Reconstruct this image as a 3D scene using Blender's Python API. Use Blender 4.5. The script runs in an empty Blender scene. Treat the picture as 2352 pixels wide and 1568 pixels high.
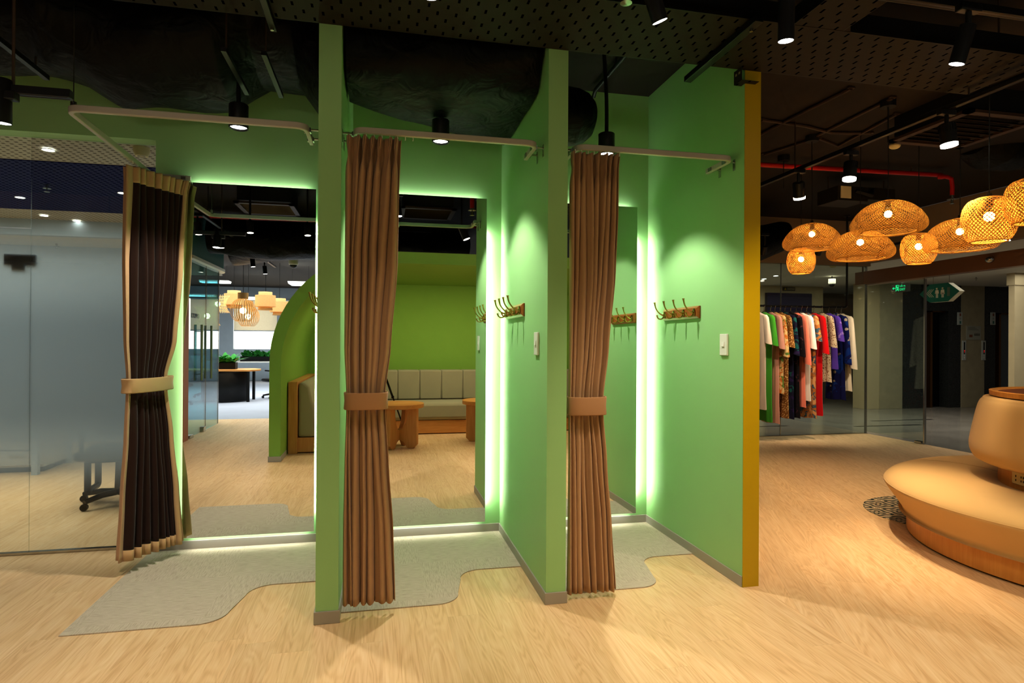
import bpy, bmesh, math, random
from mathutils import Vector, Matrix
random.seed(7)
PI = math.pi
SC = bpy.context.scene
COL = SC.collection

# ------------------------------------------------------------------ camera
CX, CY, CH = 0.2737, -3.9965, 1.25
YAW, PIT, ROL, FPX = 0.2117, 0.0022, 0.0058, 1407.2652
_cy, _sy = math.cos(YAW), math.sin(YAW)
_cp, _sp = math.cos(PIT), math.sin(PIT)
_cr, _sr = math.cos(ROL), math.sin(ROL)
FW = Vector((_sy*_cp, _cy*_cp, _sp))
_r0 = Vector((_cy, -_sy, 0)); _u0 = Vector((-_sy*_sp, -_cy*_sp, _cp))
RT = _cr*_r0 + _sr*_u0
UP = _cr*_u0 - _sr*_r0
CAM = Vector((CX, CY, CH))
def ray(px, py): return FW + RT*((px-1176)/FPX) + UP*((784-py)/FPX)
def _pl(px, py, a, v):
    d = ray(px, py); return CAM + d*((v-CAM[a])/d[a])
def aX(px, py, v): return _pl(px, py, 0, v)
def aY(px, py, v): return _pl(px, py, 1, v)
def aZ(px, py, v=0.0): return _pl(px, py, 2, v)
def aD(px, py, d): return CAM + ray(px, py)*d
def refl(p): return Vector((p[0], -0.08-p[1], p[2]))
def rY(px, py, y): return refl(aY(px, py, -0.08-y))
def rZ(px, py, z): return refl(aZ(px, py, z))
def rX(px, py, x): return refl(aX(px, py, x))

cd = bpy.data.cameras.new('camera'); cam = bpy.data.objects.new('camera', cd); COL.objects.link(cam)
cd.sensor_width = 36; cd.lens = FPX/2352*36; cd.clip_start = 0.02; cd.clip_end = 100
m = Matrix((RT, UP, -FW)).transposed().to_4x4(); m.translation = CAM
cam.matrix_world = m
SC.camera = cam
SC.view_settings.view_transform = 'Standard'
SC.view_settings.look = 'None'
SC.view_settings.exposure = 0.06
SC.view_settings.gamma = 0.90
try:
    SC.cycles.use_denoising = True
    SC.cycles.adaptive_threshold = 0.035
    SC.cycles.adaptive_min_samples = 16
    SC.cycles.max_bounces = 8
    SC.cycles.diffuse_bounces = 3
    SC.cycles.glossy_bounces = 6
    SC.cycles.transparent_max_bounces = 16
    SC.cycles.sample_clamp_indirect = 6
    SC.cycles.caustics_reflective = False
    SC.cycles.caustics_refractive = False
except Exception: pass

# ------------------------------------------------------------------ materials
def lin(c):
    c = c/255.0
    return c/12.92 if c <= 0.04045 else ((c+0.055)/1.055)**2.4
def rgb(t): return (lin(t[0]), lin(t[1]), lin(t[2]), 1)
class NT:
    def __init__(s, name):
        s.m = bpy.data.materials.new(name); s.m.use_nodes = True
        s.t = s.m.node_tree; s.t.nodes.clear()
        s.out = s.t.nodes.new('ShaderNodeOutputMaterial')
    def n(s, typ, **kw):
        o = s.t.nodes.new('ShaderNode'+typ)
        for k, v in kw.items():
            if k.startswith('i_'): o.inputs[k[2:].replace('_', ' ')].default_value = v
            else: setattr(o, k, v)
        return o
    def l(s, a, b): s.t.links.new(a, b)
    def math(s, op, a, b=None, c=None):
        o = s.t.nodes.new('ShaderNodeMath'); o.operation = op
        for i, v in enumerate((a, b, c)):
            if v is None: continue
            if isinstance(v, (int, float)): o.inputs[i].default_value = v
            else: s.l(v, o.inputs[i])
        return o.outputs[0]
    def mixc(s, f, a, b):
        o = s.t.nodes.new('ShaderNodeMix'); o.data_type = 'RGBA'
        for i, v in ((0, f), (6, a), (7, b)):
            if isinstance(v, (int, float, tuple)): o.inputs[i].default_value = v
            else: s.l(v, o.inputs[i])
        return o.outputs[2]
    def obj(s):
        return s.n('TexCoord').outputs['Object']
    def noise(s, vec, scale, detail=3, rough=.5, dist=0):
        o = s.n('TexNoise'); o.inputs['Scale'].default_value = scale; o.inputs['Detail'].default_value = detail
        o.inputs['Roughness'].default_value = rough; o.inputs['Distortion'].default_value = dist
        if vec is not None: s.l(vec, o.inputs['Vector'])
        return o.outputs[0]
    def mapping(s, vec, scale=(1,1,1), rot=(0,0,0), loc=(0,0,0)):
        o = s.n('Mapping'); o.inputs['Scale'].default_value = scale; o.inputs['Rotation'].default_value = rot; o.inputs['Location'].default_value = loc
        s.l(vec, o.inputs['Vector']); return o.outputs[0]
    def bsdf(s, col, rough=.5, metal=0, spec=.5):
        b = s.n('BsdfPrincipled')
        if isinstance(col, tuple): b.inputs['Base Color'].default_value = col
        else: s.l(col, b.inputs['Base Color'])
        if isinstance(rough, (int, float)): b.inputs['Roughness'].default_value = rough
        else: s.l(rough, b.inputs['Roughness'])
        b.inputs['Metallic'].default_value = metal
        b.inputs['Specular IOR Level'].default_value = spec
        return b
    def bump(s, h, b, strength=.2, dist=.01):
        o = s.n('Bump'); o.inputs['Strength'].default_value = strength; o.inputs['Distance'].default_value = dist
        s.l(h, o.inputs['Height']); s.l(o.outputs[0], b.inputs['Normal'])
    def done(s, sh):
        s.l(sh.outputs[0] if hasattr(sh, 'outputs') else sh, s.out.inputs[0]); return s.m

def plain(name, c, rough=.5, metal=0, spec=.4, var=.08, vs=6, bump=0, bs=200):
    t = NT(name); o = t.obj()
    n = t.noise(o, vs, 3)
    a = rgb(c); d = tuple(x*(1-var) for x in a[:3])+(1,); e = tuple(min(1, x*(1+var)) for x in a[:3])+(1,)
    b = t.bsdf(t.mixc(n, d, e), rough, metal, spec)
    if bump: t.bump(t.noise(o, bs, 2), b, bump, .002)
    return t.done(b)
def emit(name, c, strength):
    t = NT(name); e = t.n('Emission'); e.inputs[0].default_value = rgb(c); e.inputs[1].default_value = strength
    return t.done(e)
def fabric(name, c, var=.15, scale=350, rough=.9, trans=0.0, vs=5):
    t = NT(name); o = t.obj()
    h = t.noise(o, scale*1.2, 2, .6)
    n = t.noise(o, vs, 4)
    f = t.math('ADD', t.math('MULTIPLY', h, .45), t.math('MULTIPLY', n, .55))
    a = rgb(c); d = tuple(x*(1-var) for x in a[:3])+(1,); e = tuple(min(1, x*(1+var)) for x in a[:3])+(1,)
    b = t.bsdf(t.mixc(f, d, e), rough, 0, .15)
    b.inputs['Sheen Weight'].default_value = .15
    t.bump(h, b, .15, .001)
    return t.done(b)
def wood(name, c1, c2, rough=.45, axis=0, sc=1.0):
    t = NT(name); o = t.obj()
    s = [14*sc, 14*sc, 14*sc]; s[axis] = 1.2*sc
    v = t.mapping(o, tuple(s))
    n = t.noise(v, 2.0, 5, .6, 1.2)
    s2 = [160*sc]*3; s2[axis] = 5*sc
    n2 = t.noise(t.mapping(o, tuple(s2)), 1.0, 2)
    f = t.math('ADD', t.math('MULTIPLY', n, .7), t.math('MULTIPLY', n2, .3))
    r = t.n('ValToRGB'); r.color_ramp.elements[0].position = .3; r.color_ramp.elements[1].position = .72
    r.color_ramp.elements[0].color = rgb(c1); r.color_ramp.elements[1].color = rgb(c2); t.l(f, r.inputs[0])
    b = t.bsdf(r.outputs[0], rough, 0, .4); t.bump(n2, b, .06, .002)
    return t.done(b)
def fresnel(t, ior=1.45):
    # same reflectance on both faces of a pane
    fr = t.n('Fresnel'); g = t.n('NewGeometry')
    t.l(t.math('ADD', ior, t.math('MULTIPLY', g.outputs['Backfacing'], 1/ior-ior)), fr.inputs[0])
    return fr
def glass(name, tint, f0=.05, gain=1.0):
    t = NT(name); tr = t.n('BsdfTransparent'); tr.inputs[0].default_value = rgb(tint)
    gl = t.n('BsdfGlossy'); gl.inputs['Roughness'].default_value = .0; gl.inputs[0].default_value = (1,1,1,1)
    fr = fresnel(t)
    fac = t.math('MULTIPLY', fr.outputs[0], gain)
    mx = t.n('MixShader'); t.l(fac, mx.inputs[0]); t.l(tr.outputs[0], mx.inputs[1]); t.l(gl.outputs[0], mx.inputs[2])
    return t.done(mx)

def floor_mat(name, cl, cm, cd_, planks=True, rough=.38, seam=None):
    t = NT(name); o = t.obj()
    sx = t.n('SeparateXYZ'); t.l(o, sx.inputs[0]); X, Y = sx.outputs[0], sx.outputs[1]
    if seam is not None:   # two laying directions meeting along x = seam
        a = 0.42
        Xr = t.math('ADD', t.math('MULTIPLY', X, math.cos(a)), t.math('MULTIPLY', Y, -math.sin(a)))
        Yr = t.math('ADD', t.math('MULTIPLY', X, math.sin(a)), t.math('MULTIPLY', Y, math.cos(a)))
        g = t.math('GREATER_THAN', X, seam)
        def sel(p, q): return t.math('ADD', t.math('MULTIPLY', p, t.math('SUBTRACT', 1, g)), t.math('MULTIPLY', q, g))
        X, Y = sel(X, Xr), sel(Y, Yr)
    pw, plen = .145, 1.2
    ix = t.math('FLOOR', t.math('DIVIDE', X, pw))
    wn = t.n('TexWhiteNoise', noise_dimensions='1D'); t.l(ix, wn.inputs['W'])
    yo = t.math('ADD', t.math('DIVIDE', Y, plen), wn.outputs[0])
    iy = t.math('FLOOR', yo)
    pid = t.math('ADD', t.math('MULTIPLY', ix, 7.13), t.math('MULTIPLY', iy, 3.71))
    w2 = t.n('TexWhiteNoise', noise_dimensions='1D'); t.l(pid, w2.inputs['W']); rv = w2.outputs[0]
    cmb = t.n('CombineXYZ'); t.l(t.math('ADD', X, t.math('MULTIPLY', rv, 9)), cmb.inputs[0]); t.l(t.math('ADD', Y, t.math('MULTIPLY', rv, 31)), cmb.inputs[1]); t.l(t.math('MULTIPLY', rv, 17), cmb.inputs[2])
    V = cmb.outputs[0]
    n1 = t.noise(t.mapping(V, (8.5, .95, 1)), 1.0, 2.5, .5, .5)
    rings = t.math('SINE', t.math('MULTIPLY', n1, 95))
    fine = t.noise(t.mapping(V, (140, 5, 1)), 1.0, 2, .6)
    mid = t.noise(t.mapping(V, (26, 1.3, 1)), 1.0, 3, .6, .6)
    f = t.math('ADD', t.math('ADD', t.math('MULTIPLY', t.math('ADD', t.math('MULTIPLY', rings, .5), .5), .13), t.math('MULTIPLY', fine, .45)), t.math('MULTIPLY', mid, .42))
    r = t.n('ValToRGB'); e = r.color_ramp.elements
    e[0].position = .22; e[0].color = rgb(cd_); e[1].position = .8; e[1].color = rgb(cl); k = e.new(.48); k.color = rgb(cm)
    t.l(f, r.inputs[0])
    br = t.math('ADD', .95, t.math('MULTIPLY', rv, .09))
    hs = t.n('HueSaturation'); t.l(br, hs.inputs['Value']); t.l(r.outputs[0], hs.inputs['Color'])
    col = hs.outputs[0]
    fx = t.math('FRACT', t.math('DIVIDE', X, pw)); fy = t.math('FRACT', yo)
    gx = t.math('LESS_THAN', fx, .010); gy = t.math('LESS_THAN', fy, .0016)
    gp = t.math('MULTIPLY', t.math('MAXIMUM', gx, gy), .16)
    col = t.mixc(gp, col, rgb((120, 80, 45)))
    b = t.bsdf(col, t.math('ADD', rough, t.math('MULTIPLY', fine, .12)), 0, .4)
    t.bump(fine, b, .04, .002)
    return t.done(b)

M = {}
M['floor'] = floor_mat('maple_plank_floor', (231, 201, 160), (216, 179, 133), (187, 145, 100), seam=2.195)
M['green'] = plain('green_paint', (155, 198, 134), .55, var=.02, bump=.03)
M['alcove_green'] = plain('alcove_green_paint', (128, 168, 72), .6, var=.03)
M['yellow'] = plain('yellow_paint', (188, 154, 14), .45, var=.03)
M['skirting'] = plain('grey_vinyl_skirting', (162, 154, 142), .5, var=.05)
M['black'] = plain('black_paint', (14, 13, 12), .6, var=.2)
M['blackmetal'] = plain('black_powder_coat', (17, 16, 16), .38, var=.15)
M['white'] = plain('white_plastic', (226, 222, 208), .35, var=.03)
M['offwhite'] = plain('cream_painted_metal', (176, 168, 156), .35, var=.03, spec=.6)
M['slab'] = plain('dark_painted_slab', (34, 26, 20), .8, var=.35, vs=3)
M['red'] = plain('red_painted_pipe', (170, 22, 14), .35, var=.1)
M['chrome'] = plain('brushed_steel', (190, 188, 182), .25, 1.0, var=.05)
M['brass'] = plain('antique_brass', (190, 158, 92), .25, 1.0, var=.2)
M['curtain'] = fabric('brown_curtain_cloth', (182, 143, 106), .08)
M['tie'] = fabric('tan_tie_cloth', (176, 132, 94), .10)
M['hem'] = fabric('tan_hem_cloth', (184, 148, 104), .12)
M['lining'] = fabric('dark_lining_cloth', (44, 26, 18), .25)
M['rackwood'] = wood('varnished_rack_wood', (120, 62, 22), (168, 100, 44), .3, axis=1)
M['oak'] = wood('oak_veneer', (182, 124, 66), (210, 154, 92), .45, axis=2)
M['oakh'] = wood('oak_veneer_horizontal', (180, 118, 56), (208, 150, 84), .4, axis=0)
M['sofawood'] = wood('golden_oak_veneer', (194, 130, 58), (216, 156, 80), .4, axis=2, sc=.6)
M['sofa'] = fabric('tan_sofa_suede', (202, 166, 112), .08, 500, .85)
M['bench'] = fabric('olive_grey_upholstery', (152, 146, 118), .12, 400)
M['leather'] = plain('brown_leather_inlay', (120, 66, 36), .5)
M['ivory'] = plain('ivory_socket', (222, 202, 150), .4, var=.02)
M['led'] = emit('mirror_led', (250, 255, 248), 60.0)
M['ledsoft'] = emit('mirror_led_soft', (250, 255, 248), 14.0)
M['lens'] = emit('cool_lens', (255, 252, 250), 14)
M['warmlens'] = emit('warm_lens', (255, 244, 226), 12)
M['bulb'] = emit('warm_bulb', (255, 214, 140), 45)
M['panel'] = emit('office_light_panel', (236, 246, 255), 7)
M['window'] = emit('overcast_window', (255, 248, 236), 4.5)
M['greenlit'] = emit('exit_sign_green', (50, 255, 160), 1.1)
M['teal'] = plain('teal_soffit', (42, 100, 94), .6)
M['pinkwall'] = plain('terracotta_pink_paint', (196, 124, 100), .6)
M['greywall'] = plain('cool_grey_wall', (176, 186, 192), .7)
M['cream'] = plain('cream_lobby_wall', (176, 160, 124), .6)
M['stone'] = plain('lobby_stone', (150, 140, 112), .35, var=.2, vs=8)
M['granite'] = plain('dark_granite', (34, 36, 34), .2, var=.7, vs=60)
M['elevator'] = plain('elevator_steel', (96, 104, 108), .35, .3, var=.1)
M['bronze'] = plain('bronze_trim', (110, 76, 44), .35, .8)
M['beam'] = plain('brown_header_panel', (118, 78, 48), .35, var=.05, spec=.6)
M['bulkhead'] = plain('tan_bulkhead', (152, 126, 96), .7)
M['signgreen'] = plain('dark_green_sign', (0, 96, 72), .4, var=.03)
M['signwhite'] = plain('pale_sign_print', (214, 206, 176), .5, var=.02)
M['paper'] = plain('notice_paper', (150, 150, 136), .6)
M['signdark'] = plain('dark_sign_plate', (46, 42, 34), .4)
M['fog'] = None
M['ceilwhite'] = plain('white_ceiling', (205, 200, 188), .8, var=.03)
M['blue'] = plain('deep_blue_ceiling', (10, 14, 74), .5)
M['mesh_grey'] = fabric('grey_mesh_upholstery', (120, 128, 128), .15)
M['plant'] = plain('glossy_leaf', (52, 132, 52), .35, var=.5, vs=14)
M['officefloor'] = plain('grey_office_carpet', (158, 160, 166), .95, var=.10, vs=2)
M['blind'] = None
M['purple'] = plain('purple_black_lift_door', (40, 34, 58), .3)
M['conduit'] = plain('dark_conduit', (62, 44, 30), .5)
M['hvac'] = plain('dark_hvac_metal', (40, 34, 20), .5, .3)
M['redled'] = emit('red_led_digit', (255, 40, 40), 1.4)
M['panelgrey'] = plain('call_panel_metal', (176, 182, 176), .35, .2)
M['blackglass'] = plain('black_glass', (8, 8, 9), .1)

def mk_mirror():
    t = NT('mirror_glass'); g = t.n('BsdfGlossy'); g.inputs[0].default_value = (.90, .92, .90, 1); g.inputs['Roughness'].default_value = 0
    return t.done(g)
M['mirror'] = mk_mirror()
M['clearglass'] = glass('clear_glass', (236, 244, 240), gain=1.3)
M['greenglass'] = glass('greenish_glass', (176, 212, 214), gain=1.2)
def mk_frost():
    t = NT('gradient_frosted_glass'); o = t.n('NewGeometry').outputs['Position']
    s = t.n('SeparateXYZ'); t.l(o, s.inputs[0]); z = s.outputs[2]
    r = t.n('MapRange', interpolation_type='SMOOTHSTEP'); r.inputs[1].default_value = .28; r.inputs[2].default_value = .86; r.inputs[3].default_value = .0; r.inputs[4].default_value = .97; t.l(z, r.inputs[0])
    r2 = t.n('MapRange', interpolation_type='SMOOTHSTEP'); r2.inputs[1].default_value = 1.30; r2.inputs[2].default_value = 2.0; r2.inputs[3].default_value = 1; r2.inputs[4].default_value = 0.0; t.l(z, r2.inputs[0])
    f = t.math('MULTIPLY', r.outputs[0], r2.outputs[0])
    df = t.n('BsdfDiffuse'); df.inputs[0].default_value = rgb((150, 160, 162))
    tl = t.n('BsdfTranslucent'); tl.inputs[0].default_value = rgb((186, 200, 204))
    m1 = t.n('MixShader'); m1.inputs[0].default_value = .62; t.l(df.outputs[0], m1.inputs[1]); t.l(tl.outputs[0], m1.inputs[2])
    tr = t.n('BsdfTransparent'); tr.inputs[0].default_value = rgb((226, 232, 228))
    m2 = t.n('MixShader'); t.l(f, m2.inputs[0]); t.l(tr.outputs[0], m2.inputs[1]); t.l(m1.outputs[0], m2.inputs[2])
    gl = t.n('BsdfGlossy'); gl.inputs['Roughness'].default_value = .0
    fr = fresnel(t)
    m3 = t.n('MixShader'); t.l(fr.outputs[0], m3.inputs[0]); t.l(m2.outputs[0], m3.inputs[1]); t.l(gl.outputs[0], m3.inputs[2])
    return t.done(m3)
M['frost'] = mk_frost()
def mk_carpet():
    t = NT('woven_grey_carpet'); o = t.obj()
    sx = t.n('SeparateXYZ'); t.l(o, sx.inputs[0])
    cx_ = t.math('FLOOR', t.math('DIVIDE', sx.outputs[0], .5)); cy_ = t.math('FLOOR', t.math('DIVIDE', sx.outputs[1], .5))
    par = t.math('MODULO', t.math('ABSOLUTE', t.math('ADD', cx_, cy_)), 2)
    a = t.noise(t.mapping(o, (16, 190, 1)), 1, 3, .7); b_ = t.noise(t.mapping(o, (190, 16, 1)), 1, 3, .7)
    pa = t.math('GREATER_THAN', par, .5)
    st = t.math('ADD', t.math('MULTIPLY', a, t.math('SUBTRACT', 1, pa)), t.math('MULTIPLY', b_, pa))
    fz = t.noise(o, 420, 2)
    f = t.math('ADD', t.math('MULTIPLY', st, .75), t.math('MULTIPLY', fz, .25))
    r = t.n('ValToRGB'); r.color_ramp.elements[0].position = .32; r.color_ramp.elements[1].position = .56
    r.color_ramp.elements[0].color = rgb((162, 147, 126)); r.color_ramp.elements[1].color = rgb((192, 178, 157)); t.l(f, r.inputs[0])
    b = t.bsdf(r.outputs[0], .97, 0, .05); t.bump(fz, b, .5, .003)
    return t.done(b)
M['carpet'] = mk_carpet()
def mk_perf(name, base, hole, px, py, hx, hy, stagger=True, rough=.5, emitlike=False):
    t = NT(name); o = t.obj(); s = t.n('SeparateXYZ'); t.l(o, s.inputs[0])
    Y = t.math('DIVIDE', s.outputs[1], py); iy = t.math('FLOOR', Y)
    off = t.math('MULTIPLY', t.math('MODULO', t.math('ABSOLUTE', iy), 2), .5 if stagger else 0)
    X = t.math('ADD', t.math('DIVIDE', s.outputs[0], px), off)
    dx = t.math('ABSOLUTE', t.math('SUBTRACT', t.math('FRACT', X), .5)); dy = t.math('ABSOLUTE', t.math('SUBTRACT', t.math('FRACT', Y), .5))
    h = t.math('MULTIPLY', t.math('LESS_THAN', dx, hx), t.math('LESS_THAN', dy, hy))
    b = t.bsdf(t.mixc(h, rgb(base), rgb(hole)), rough, 0, .08)
    t.l(t.math('MULTIPLY', t.math('SUBTRACT', 1, h), .08), b.inputs['Specular IOR Level'])
    return t.done(b)
M['tray'] = mk_perf('perforated_tray_metal', (44, 38, 31), (1, 1, 1), .080, .056, .065, .27)
M['perfceil'] = mk_perf('perforated_white_ceiling', (186, 178, 160), (110, 104, 94), .05, .05, .22, .22, False)
M['perfblue'] = mk_perf('perforated_blue_ceiling', (12, 16, 80), (6, 8, 44), .05, .05, .22, .22, False)
def mk_foil():
    t = NT('black_foil_duct_wrap'); o = t.obj(); n = t.noise(o, 7, 3, .55, .6)
    b = t.bsdf(t.mixc(n, rgb((2, 2, 2)), rgb((9, 8, 7))), .5, 0, .16); t.bump(n, b, .6, .04); return t.done(b)
M['foil'] = mk_foil()
def mk_tile():
    t = NT('encaustic_pattern_tile'); o = t.obj()
    sp = t.n('SeparateXYZ'); t.l(o, sp.inputs[0])
    cu = t.math('SUBTRACT', t.math('FRACT', t.math('DIVIDE', sp.outputs[0], .2)), .5); cv = t.math('SUBTRACT', t.math('FRACT', t.math('DIVIDE', sp.outputs[1], .2)), .5)
    rr = t.math('SQRT', t.math('ADD', t.math('MULTIPLY', cu, cu), t.math('MULTIPLY', cv, cv))); th = t.math('ARCTAN2', cv, cu)
    w = t.math('SINE', t.math('ADD', t.math('MULTIPLY', rr, 26), t.math('MULTIPLY', t.math('COSINE', t.math('MULTIPLY', th, 4)), 1.9)))
    r = t.n('ValToRGB'); r.color_ramp.interpolation = 'CONSTANT'; e = r.color_ramp.elements
    e[0].color = rgb((48, 56, 52)); e[1].position = .45; e[1].color = rgb((206, 186, 150)); k = e.new(.75); k.color = rgb((104, 46, 30)); k = e.new(.88); k.color = rgb((206, 186, 150))
    t.l(t.math('ADD', t.math('MULTIPLY', w, .5), .5), r.inputs[0])
    return t.done(t.bsdf(r.outputs[0], .4))
M['tile'] = mk_tile()
def mk_lobbyfloor():
    t = NT('polished_lobby_stone_floor'); o = t.obj(); n = t.noise(o, 1.6, 6, .6, .4)
    b = t.bsdf(t.mixc(n, rgb((96, 90, 80)), rgb((150, 144, 132))), .18, 0, .5); return t.done(b)
M['lobbyfloor'] = mk_lobbyfloor()
def mk_bamboo(name, c, tr=.35):
    t = NT(name); o = t.obj(); n = t.noise(o, 40, 3)
    a = rgb(c); d = tuple(x*.8 for x in a[:3])+(1,)
    col = t.mixc(n, d, a)
    df = t.n('BsdfDiffuse'); tl = t.n('BsdfTranslucent'); t.l(col, df.inputs[0]); t.l(col, tl.inputs[0])
    mx = t.n('MixShader'); mx.inputs[0].default_value = tr; t.l(df.outputs[0], mx.inputs[1]); t.l(tl.outputs[0], mx.inputs[2])
    return t.done(mx)
M['blind'] = mk_bamboo('roller_blind_cloth', (225, 220, 205), .6)
M['bamboo'] = mk_bamboo('woven_bamboo', (214, 156, 74), .10)
M['bamboopale'] = mk_bamboo('pale_woven_bamboo', (220, 182, 124))
M['cagewood'] = mk_bamboo('bent_plywood_slats', (176, 136, 84), .1)

# ------------------------------------------------------------------ mesh builder
ORG = {}
class MB:
    def __init__(s): s.v = []; s.f = []
    def add(s, vs, fs):
        o = len(s.v); s.v += [tuple(p) for p in vs]; s.f += [tuple(i+o for i in f) for f in fs]; return s
    def box(s, x0, x1, y0, y1, z0, z1):
        return s.add([(x0,y0,z0),(x1,y0,z0),(x1,y1,z0),(x0,y1,z0),(x0,y0,z1),(x1,y0,z1),(x1,y1,z1),(x0,y1,z1)],
                     [(0,3,2,1),(4,5,6,7),(0,1,5,4),(1,2,6,5),(2,3,7,6),(3,0,4,7)])
    def obox(s, c, sx, sy, sz, ux, uy):
        ux = Vector(ux).normalized(); uy = Vector(uy).normalized(); uz = ux.cross(uy); c = Vector(c)
        vs = [c + ux*(a*sx/2) + uy*(b*sy/2) + uz*(d*sz/2) for d in (-1,1) for a, b in ((-1,-1),(1,-1),(1,1),(-1,1))]
        return s.add(vs, [(0,3,2,1),(4,5,6,7),(0,1,5,4),(1,2,6,5),(2,3,7,6),(3,0,4,7)])
    def tube(s, pts, r, n=10, cap=True, closed=False):
        pts = [Vector(p) for p in pts]; N = len(pts)
        rs = r if isinstance(r, (list, tuple)) else [r]*N
        vs = []; prev = None
        for i in range(N):
            if closed: t = pts[(i+1) % N]-pts[i-1]
            else: t = pts[min(i+1, N-1)]-pts[max(i-1, 0)]
            t.normalize()
            if prev is None:
                a = Vector((0,0,1)) if abs(t.z) < .9 else Vector((1,0,0))
                u = t.cross(a).normalized()
            else:
                u = (prev - t*prev.dot(t)).normalized()
            prev = u; w = t.cross(u)
            for k in range(n):
                an = 2*PI*k/n; vs.append(pts[i]+(u*math.cos(an)+w*math.sin(an))*rs[i])
        fs = []
        for i in range(N if closed else N-1):
            j = (i+1) % N
            for k in range(n):
                k2 = (k+1) % n; fs.append((i*n+k, i*n+k2, j*n+k2, j*n+k))
        if cap and not closed:
            fs.append(tuple(range(n-1, -1, -1))); fs.append(tuple((N-1)*n+k for k in range(n)))
        return s.add(vs, fs)
    def lathe(s, prof, c=(0,0,0), n=40, a0=0, a1=2*PI, caps=False):
        full = abs(a1-a0-2*PI) < 1e-6; m_ = n if full else n+1
        vs = []
        for k in range(m_):
            a = a0+(a1-a0)*k/n
            for r, z in prof: vs.append((c[0]+r*math.cos(a), c[1]+r*math.sin(a), c[2]+z))
        P = len(prof); fs = []
        for k in range(n):
            k2 = (k+1) % m_
            for i in range(P-1): fs.append((k*P+i, k2*P+i, k2*P+i+1, k*P+i+1))
        if full:
            if prof[0][0] > 1e-5: pass
        else:
            if caps:
                fs.append(tuple(range(P-1, -1, -1))); fs.append(tuple((m_-1)*P+i for i in range(P)))
        return s.add(vs, fs)
    def cyl(s, c, r, z0, z1, n=32, r2=None):
        r2 = r if r2 is None else r2
        return s.lathe([(1e-4, z0), (r, z0), (r2, z1), (1e-4, z1)], (c[0], c[1], 0), n)
    def ball(s, c, r, n=20, sz=1.0):
        return s.lathe([(max(1e-4, r*math.sin(PI*i/10)), -r*sz*math.cos(PI*i/10)) for i in range(11)], c, n)
    def prism(s, poly, ax, lo, hi):
        # poly in the two other axes (order x,y,z without ax)
        def mk(p, h):
            q = list(p); q.insert(ax, h); return q
        n = len(poly); vs = [mk(p, lo) for p in poly]+[mk(p, hi) for p in poly]
        fs = [tuple(range(n-1, -1, -1)), tuple(range(n, 2*n))]+[(i, (i+1) % n, n+(i+1) % n, n+i) for i in range(n)]
        return s.add(vs, fs)
    def grid(s, rows, wrap=False):
        R, Cn = len(rows), len(rows[0]); vs = [p for r in rows for p in r]; fs = []
        for i in range(R-1):
            for j in range(Cn if wrap else Cn-1):
                j2 = (j+1) % Cn; fs.append((i*Cn+j, i*Cn+j2, (i+1)*Cn+j2, (i+1)*Cn+j))
        return s.add(vs, fs)
    def sweep(s, pts, w, h):
        # rectangular rail swept along a level path; top at z
        pts = [Vector(p) for p in pts]; N = len(pts); rows = []
        for i in range(N):
            t = pts[min(i+1, N-1)]-pts[max(i-1, 0)]; t.z = 0; t.normalize(); nrm = Vector((-t.y, t.x, 0))
            k = w/2
            if 0 < i < N-1:
                t1 = (pts[i]-pts[i-1]).normalized(); k = w/2/max(.5, abs(t1.dot(t)))
            p = pts[i]
            rows.append([p+nrm*k, p-nrm*k, p-nrm*k-Vector((0,0,h)), p+nrm*k-Vector((0,0,h))])
        s.grid(rows, True); o = len(s.v)-4*N
        s.f.append((o, o+1, o+2, o+3)); s.f.append((o+4*N-1, o+4*N-2, o+4*N-3, o+4*N-4)); return s
    def build(s, name, mat, parent=None, bevel=0, solid=0, sub=0, angle=.7, fix=True):
        off = ORG.get(parent.as_pointer(), Vector((0,0,0))) if parent else Vector((0,0,0))
        me = bpy.data.meshes.new(name)
        me.from_pydata([(p[0]-off.x, p[1]-off.y, p[2]-off.z) for p in s.v], [], s.f)
        if fix:
            bm = bmesh.new(); bm.from_mesh(me); bmesh.ops.recalc_face_normals(bm, faces=bm.faces); bm.to_mesh(me); bm.free()
        for p in me.polygons: p.use_smooth = True
        me.set_sharp_from_angle(angle=angle)
        o = bpy.data.objects.new(name, me); COL.objects.link(o)
        me.materials.append(M[mat] if isinstance(mat, str) else mat)
        if parent: o.parent = parent
        ORG[o.as_pointer()] = off
        if solid:
            q = o.modifiers.new('solid', 'SOLIDIFY'); q.thickness = solid; q.offset = 0
        if bevel:
            q = o.modifiers.new('bevel', 'BEVEL'); q.width = bevel; q.segments = 2; q.limit_method = 'ANGLE'; q.angle_limit = .6
        if sub:
            q = o.modifiers.new('sub', 'SUBSURF'); q.levels = sub; q.render_levels = sub
        return o
def tag(o, label=None, cat=None, group=None, kind=None):
    if label: o['label'] = label
    if cat: o['category'] = cat
    if group: o['group'] = group
    if kind: o['kind'] = kind
    return o
def thing(name, label, cat, loc, group=None):
    o = bpy.data.objects.new(name, None); COL.objects.link(o); o.location = loc; o.empty_display_size = .05
    ORG[o.as_pointer()] = Vector(loc)
    return tag(o, label, cat, group)
def struct(name, mb, mat, label=None, **kw):
    o = mb.build(name, mat, **kw); o['kind'] = 'structure'
    if label: o['label'] = label
    return o
def kids(o): return [c for c in bpy.data.objects if c.parent == o]
def copy_tree(o, parent=None):
    c = o.copy(); COL.objects.link(c); c.parent = parent
    for ch in kids(o): copy_tree(ch, c)
    return c
def arcpts(c, r, a0, a1, n, z):
    return [(c[0]+r*math.cos(a0+(a1-a0)*i/n), c[1]+r*math.sin(a0+(a1-a0)*i/n), z) for i in range(n+1)]
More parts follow.
